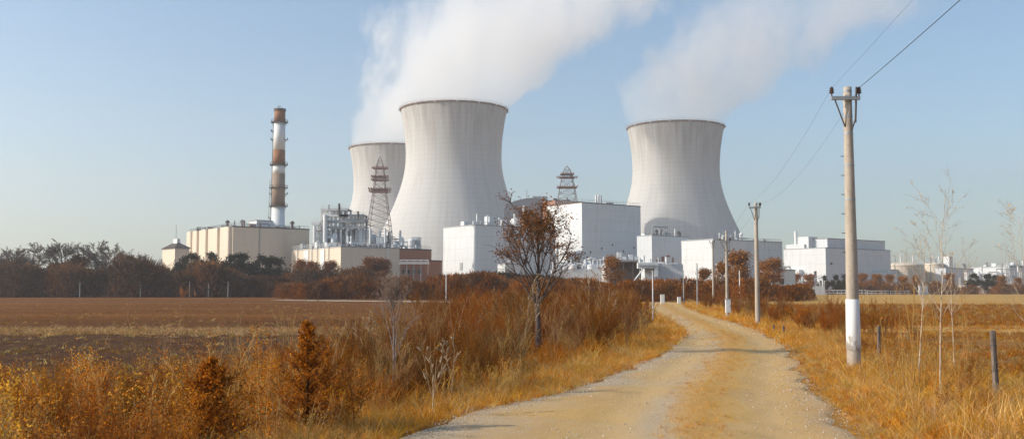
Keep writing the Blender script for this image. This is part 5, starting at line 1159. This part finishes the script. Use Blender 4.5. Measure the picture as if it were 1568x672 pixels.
for px, yt, Dm, lb in ((278, 389, 330, 'dark evergreen at the foot of the gatehouse'), (300, 384, 325, 'dark evergreen under the leftmost rounded bays'), (326, 383, 328, 'dark evergreen under the middle rounded bays'), (350, 386, 322, 'dark evergreen left of the pair under the lit hall corner'), (370, 384, 324, 'dark evergreen right of the pair under the lit hall corner'), (403, 387, 330, 'taller of two evergreens before the shaded hall wall'), (421, 389, 332, 'smaller of two evergreens before the shaded hall wall')):
    far_tree('evergreen_tree', 'eve' if px % 2 else 'eve2', eve if px % 2 else eve2, px, yt, Dm, lb, g_, 9, 'evergreen')
g_ = 'rust trees before the beige block'
for px, yt, Dm, lb in ((460, 394, 318, 'rust tree at the lit end of the stepped beige block'), (480, 397, 316, 'lower rust tree under the first pale panel'), (503, 396, 318, 'rust tree before the lit corner of the stepped block'), (569, 390, 320, 'rust tree before the shaded side of the stepped block'), (588, 392, 322, 'rust tree beside the short pipe bridge')):
    far_tree('rust_tree', 'oak2', oak2, px, yt, Dm, lb, g_, 11)
g_ = 'orange trees beyond the road'
for px, yt, Dm, lb in ((1132, 379, 245, 'tallest orange tree, between the third and second utility poles'), (1108, 398, 255, 'orange tree left of the tallest one, behind the third pole'), (1185, 391, 300, 'brown orange tree right of the second utility pole'), (1172, 396, 310, 'shorter orange tree touching the second utility pole'), (938, 388, 300, 'orange tree in front of the loading canopy'), (1080, 408, 240, 'low orange tree left of the fourth utility pole'),
                     (1218, 416, 400, 'orange tree in front of the far white block'), (1240, 417, 420, 'orange tree second from the far white block corner'), (1322, 416, 430, 'orange tree just right of the near utility pole'), (1343, 417, 435, 'second orange tree right of the near utility pole'), (1362, 418, 430, 'third orange tree right of the near utility pole'), (1384, 421, 436, 'fourth orange tree right of the near utility pole'), (1404, 419, 440, 'orange tree below the wide cream tank'),
                     (1455, 416, 470, 'rusty orange tree below the grey store'), (1535, 420, 470, 'orange tree near the right edge of the picture'), (1560, 423, 465, 'orange tree cut by the right picture edge'), (700, 424, 262, 'round orange tree before the dark hedge')):
    far_tree('orange_tree', 'oran', oran, px, yt, Dm, lb, g_, 9)
g_ = 'dark trees on the right'
for px, yt, Dm, lb in ((1262, 420, 450, 'dark tree at the foot of the far white block'), (1280, 419, 455, 'dark tree left of the near utility pole'), (1296, 417, 450, 'dark tree hidden partly by the near utility pole'), (1492, 416, 480, 'grey dark tree before the far white shed'), (1512, 417, 485, 'dark tree in the middle of the far white shed'), (1526, 419, 480, 'dark tree at the right end of the far white shed')):
    far_tree('dark_tree', 'eve', eve, px, yt, Dm, lb, g_, 9, 'evergreen')

# --- trees and saplings near the road
def near_tree(name, T, px, yb, lb, bark, sc=1.0, rot=0.0, cat='tree', mat='veg', hh=None):
    g = ground(px, yb); return place_tree(name, T, g, lb, cat, M[bark], M[mat], None, sc * (1.0 if hh is None else hh / max(T[0][0][:, 2].max(), T[1][0][:, 2].max())), rot)
Hm = zof(310, dist(540))
mt_ = tree_arrays(501, Hm, .105, .3, 20, 7, 6, 4, (.5, .95), .22, .56, (.03, 0), .008, .009, 4600, .075, np.array([.26, .18, .13]), BROWN * 1.35, .72, .12, s0=.34, fan=.25)
near_tree('brown_leaved_tree', mt_, 823, 542, 'slender roadside tree with brown leaves only in its crown', 'bark_dark', hh=Hm * 1.08).scale.x *= 1.3
Hs = zof(408, dist(604))
sp_ = tree_arrays(502, Hs, .035, .3, 18, 6, 4, 3, (.35, .65), .3, .62, (-.01, 0), .0045, .01, c_tw=np.array([.44, .33, .26]), s0=.2)
near_tree('bare_sapling', sp_, 603, 606, 'bare grey sapling between the weeds left of the road', 'bark_mid', rot=.6, hh=Hs)
for px, yb, yt, seed, lb, lean, n1 in ((1440, 612, 258, 511, 'tall pale leafless sapling right of the near utility pole', (-.03, 0), 14), (1405, 588, 335, 512, 'thinner pale sapling left of the tall one, leaning', (-.10, 0), 10), (1462, 575, 380, 513, 'short pale sapling right of the tall one', (.04, 0), 9), (1590, 600, 300, 514, 'pale sapling at the right edge, its branches reaching in', (-.06, 0), 14)):
    d_ = dist(yb); H = zof(yt, d_, px)
    T = tree_arrays(seed, H, .019, .3, n1, 4, 3, 2, (.45, .85), .2, .42, lean, .0022, .006, 220, .03, np.array([.42, .32, .25]), STRAW, .4, .02, s0=.34)
    near_tree('pale_sapling', T, px, yb, lb, 'bark_pale', rot=seed, cat='sapling', hh=H)
for px, yb, yt, seed, lb in ((800, 548, 455, 521, 'leaning pale bare shrub just left of the brown-leaved tree'), (578, 585, 505, 522, 'whitish forked dead shrub left of the bare sapling'), (662, 640, 560, 523, 'bleached forked dead stem nearest the road edge'), (690, 618, 545, 524, 'golden dead shrub left of the gravel edge'), (930, 520, 440, 525, 'bare grey shrub in the scrub left of the thin white pole'), (900, 535, 450, 526, 'pale bare shrub right of the brown-leaved tree')):
    d_ = dist(yb); H = zof(yt, d_, px); T = tree_arrays(seed, H * 1.2, .014, .2, 5, 3, 2, 0, (.3, .7), .3, .75, (.12 if seed % 2 else -.12, 0), .02, .0018, c_tw=np.array([.50, .37, .24]), s0=.15)
    near_tree('dead_shrub', T, px, yb, lb, 'bark_straw', rot=seed, cat='shrub')
def special(name, V_F_C, px, yb, label, cat, sc=1.0, Dm=None, part='foliage'):
    g = ground(px, yb) if Dm is None else np.array([xof(px, Dm), Dm, 0.0]); V, F, C = V_F_C; o = empty(name, g, label, cat); o.scale = (sc,) * 3
    mesh_np(part, V, F, M['veg'], o, C); return o
def conifer(seed, h, w, c1, c2):
    rg = RNG(seed); b = Bag(); P0 = grow(np.array([[0, 0, 0.]]), np.array([[0, 0, 1.]]), np.array([h]), 6, None, .01, rg); b.add(tubes(P0, .03, .005, 5), UMBER)
    n = 170; s = rg.random(n) ** 1.25; th = rg.uniform(0, 6.28, n); S = np.column_stack([0 * s, 0 * s, .02 * h + s * h * .94]); D = unit(np.column_stack([np.cos(th), np.sin(th), .55 + .6 * s])); L = w * (1.05 - .97 * s ** .7) * rg.uniform(.45, 1.35, n)
    P = grow(S, D, L, 4, None, .05, rg); b.add(tubes(P, .007, .002), UMBER * 1.5); S2, D2, i2, s2 = sprout(P, 9, .15, 1, .4, .9, rg, .2); L2 = L[i2] * .3 * rg.uniform(.5, 1.2, len(S2)); b.add(slivers(S2, D2, L2, .004, rg), c1, rg)
    k = rg.integers(0, len(S2), 9000); Cn = S2[k] + D2[k] * (L2[k] * rg.uniform(0, 1.1, 9000))[:, None] + rg.normal(0, .018, (9000, 3)); half = rg.random(9000) < .5
    b.add(leaves(Cn[half], .045, rg, .45), c1, rg, .5); b.add(leaves(Cn[~half], .045, rg, .45), c2, rg, .5); return b.get()
special('conical_bush', conifer(531, zof(492, dist(662)), 1.05, RUST * 1.15, ORANGE * .95), 470, 664, 'dense conical rust bush in the foreground weeds', 'bush')
special('conical_bush', conifer(532, zof(545, dist(700)), .95, RUST * 1.3, ORANGE), 320, 705, 'broad orange bush at the bottom left of the conical one', 'bush')
for px, yb, yt, seed, lb, kw in ((150, 690, 515, 541, 'tall orange weed with leafy plumes in the left corner', dict(c_lf=ORANGE * 1.1, top=GOLD * .9)), (228, 705, 560, 542, 'pale stemmed weed with yellow seed heads, left foreground', dict(c_st=STRAW, top=YELLOW, nleaf=1)), (325, 680, 505, 543, 'feathery rust weed leaning left, tallest near the field', dict(c_lf=RUST * 1.3, top=ORANGE)), (405, 655, 515, 544, 'rusty small-leaved weed left of the conical bush', dict(c_lf=ORANGE, top=ORANGE * 1.2)),
                             (30, 700, 560, 545, 'orange weed at the left picture edge', dict(c_lf=ORANGE, top=YELLOW * .8)), (60, 640, 545, 546, 'bleached dead stem leaning over the dark soil', dict(nleaf=0, c_st=np.array([.5, .42, .34]), ntw=3, spread=.5, nst=3)), (510, 668, 590, 547, 'yellow-headed weed right of the conical bush', dict(top=YELLOW, nleaf=2))):
    h = zof(yt, dist(yb), px); special('tall_weed', weed(seed, h, **{**dict(nst=8, spread=.17, ntw=24, leaf=.036, nleaf=7, stem_r=.008), **kw}), px, yb, lb, 'weed')
def reeds(seed, h, n, spread):
    rg = RNG(seed); b = Bag(); S = np.zeros((n, 3)); S[:, :2] = rg.normal(0, spread, (n, 2)); D = unit(np.column_stack([rg.normal(-.05, .13, n), rg.normal(0, .1, n), np.ones(n)])); L = h * rg.uniform(.5, 1.05, n)
    P = grow(S, D, L, 5, np.column_stack([rg.normal(0, .06, (n, 2)), np.zeros(n)])); b.add(tubes(P, .012, .005), np.array([.66, .42, .15])); S2, D2, i2, s2 = sprout(P, 7, .25, 1, .25, .7, rg, .3); b.add(slivers(S2, D2, L[i2] * .16, .003, rg), STRAW * .8, rg)
    k = rg.integers(0, len(S2), n * 30); b.add(leaves(S2[k] + D2[k] * (L[i2][k] * .1)[:, None] + rg.normal(0, .04, (len(k), 3)), .04, rg, .4), ORANGE * 1.2, rg, .4); return b.get()
special('reed_clump', reeds(551, 2.3, 13, .3), 1405, 610, 'golden cane clump left of the tall pale sapling', 'cane clump', part='canes'); special('reed_clump', reeds(552, 2.4, 10, .28), 1462, 590, 'golden cane clump right of the tall pale sapling', 'cane clump', part='canes')
special('straw_tuft', grassclump(561, .75, 150, .006, STRAW * 1.25, .42, .22), 1530, 660, 'bleached straw tuft at the foot of the nearest fence post', 'grass tuft', part='blades')
special('round_bush', twigbush(571, 1.7, 16, ORANGE * .75, 9, 500, ORANGE, .45), 1225, 505, 'round orange bush right of the second utility pole', 'bush', 1.0); special('round_bush', twigbush(572, 1.0, 12, ORANGE * .7, 8, 300, ORANGE, .45), 279, 0, 'tiny lone bush at the far edge of the field', 'bush', 3.2, 276)

# ================================================================ HAZE
hz = MB().box((0, 1395, 170.0), (6100, 3300, 342))
hm, hn, hl = newmat('thin autumn haze'); pv = N(hn, 'ShaderNodeVolumePrincipled'); pv.inputs['Density'].default_value = HAZE; pv.inputs['Color'].default_value = (.96, .95, .95, 1); pv.inputs['Anisotropy'].default_value = .55
ho = N(hn, 'ShaderNodeOutputMaterial'); hl.new(pv.outputs[0], ho.inputs['Volume'])
if HAZE: tag(hz.build('haze', hm), 'thin autumn haze over the whole site', kind='stuff')
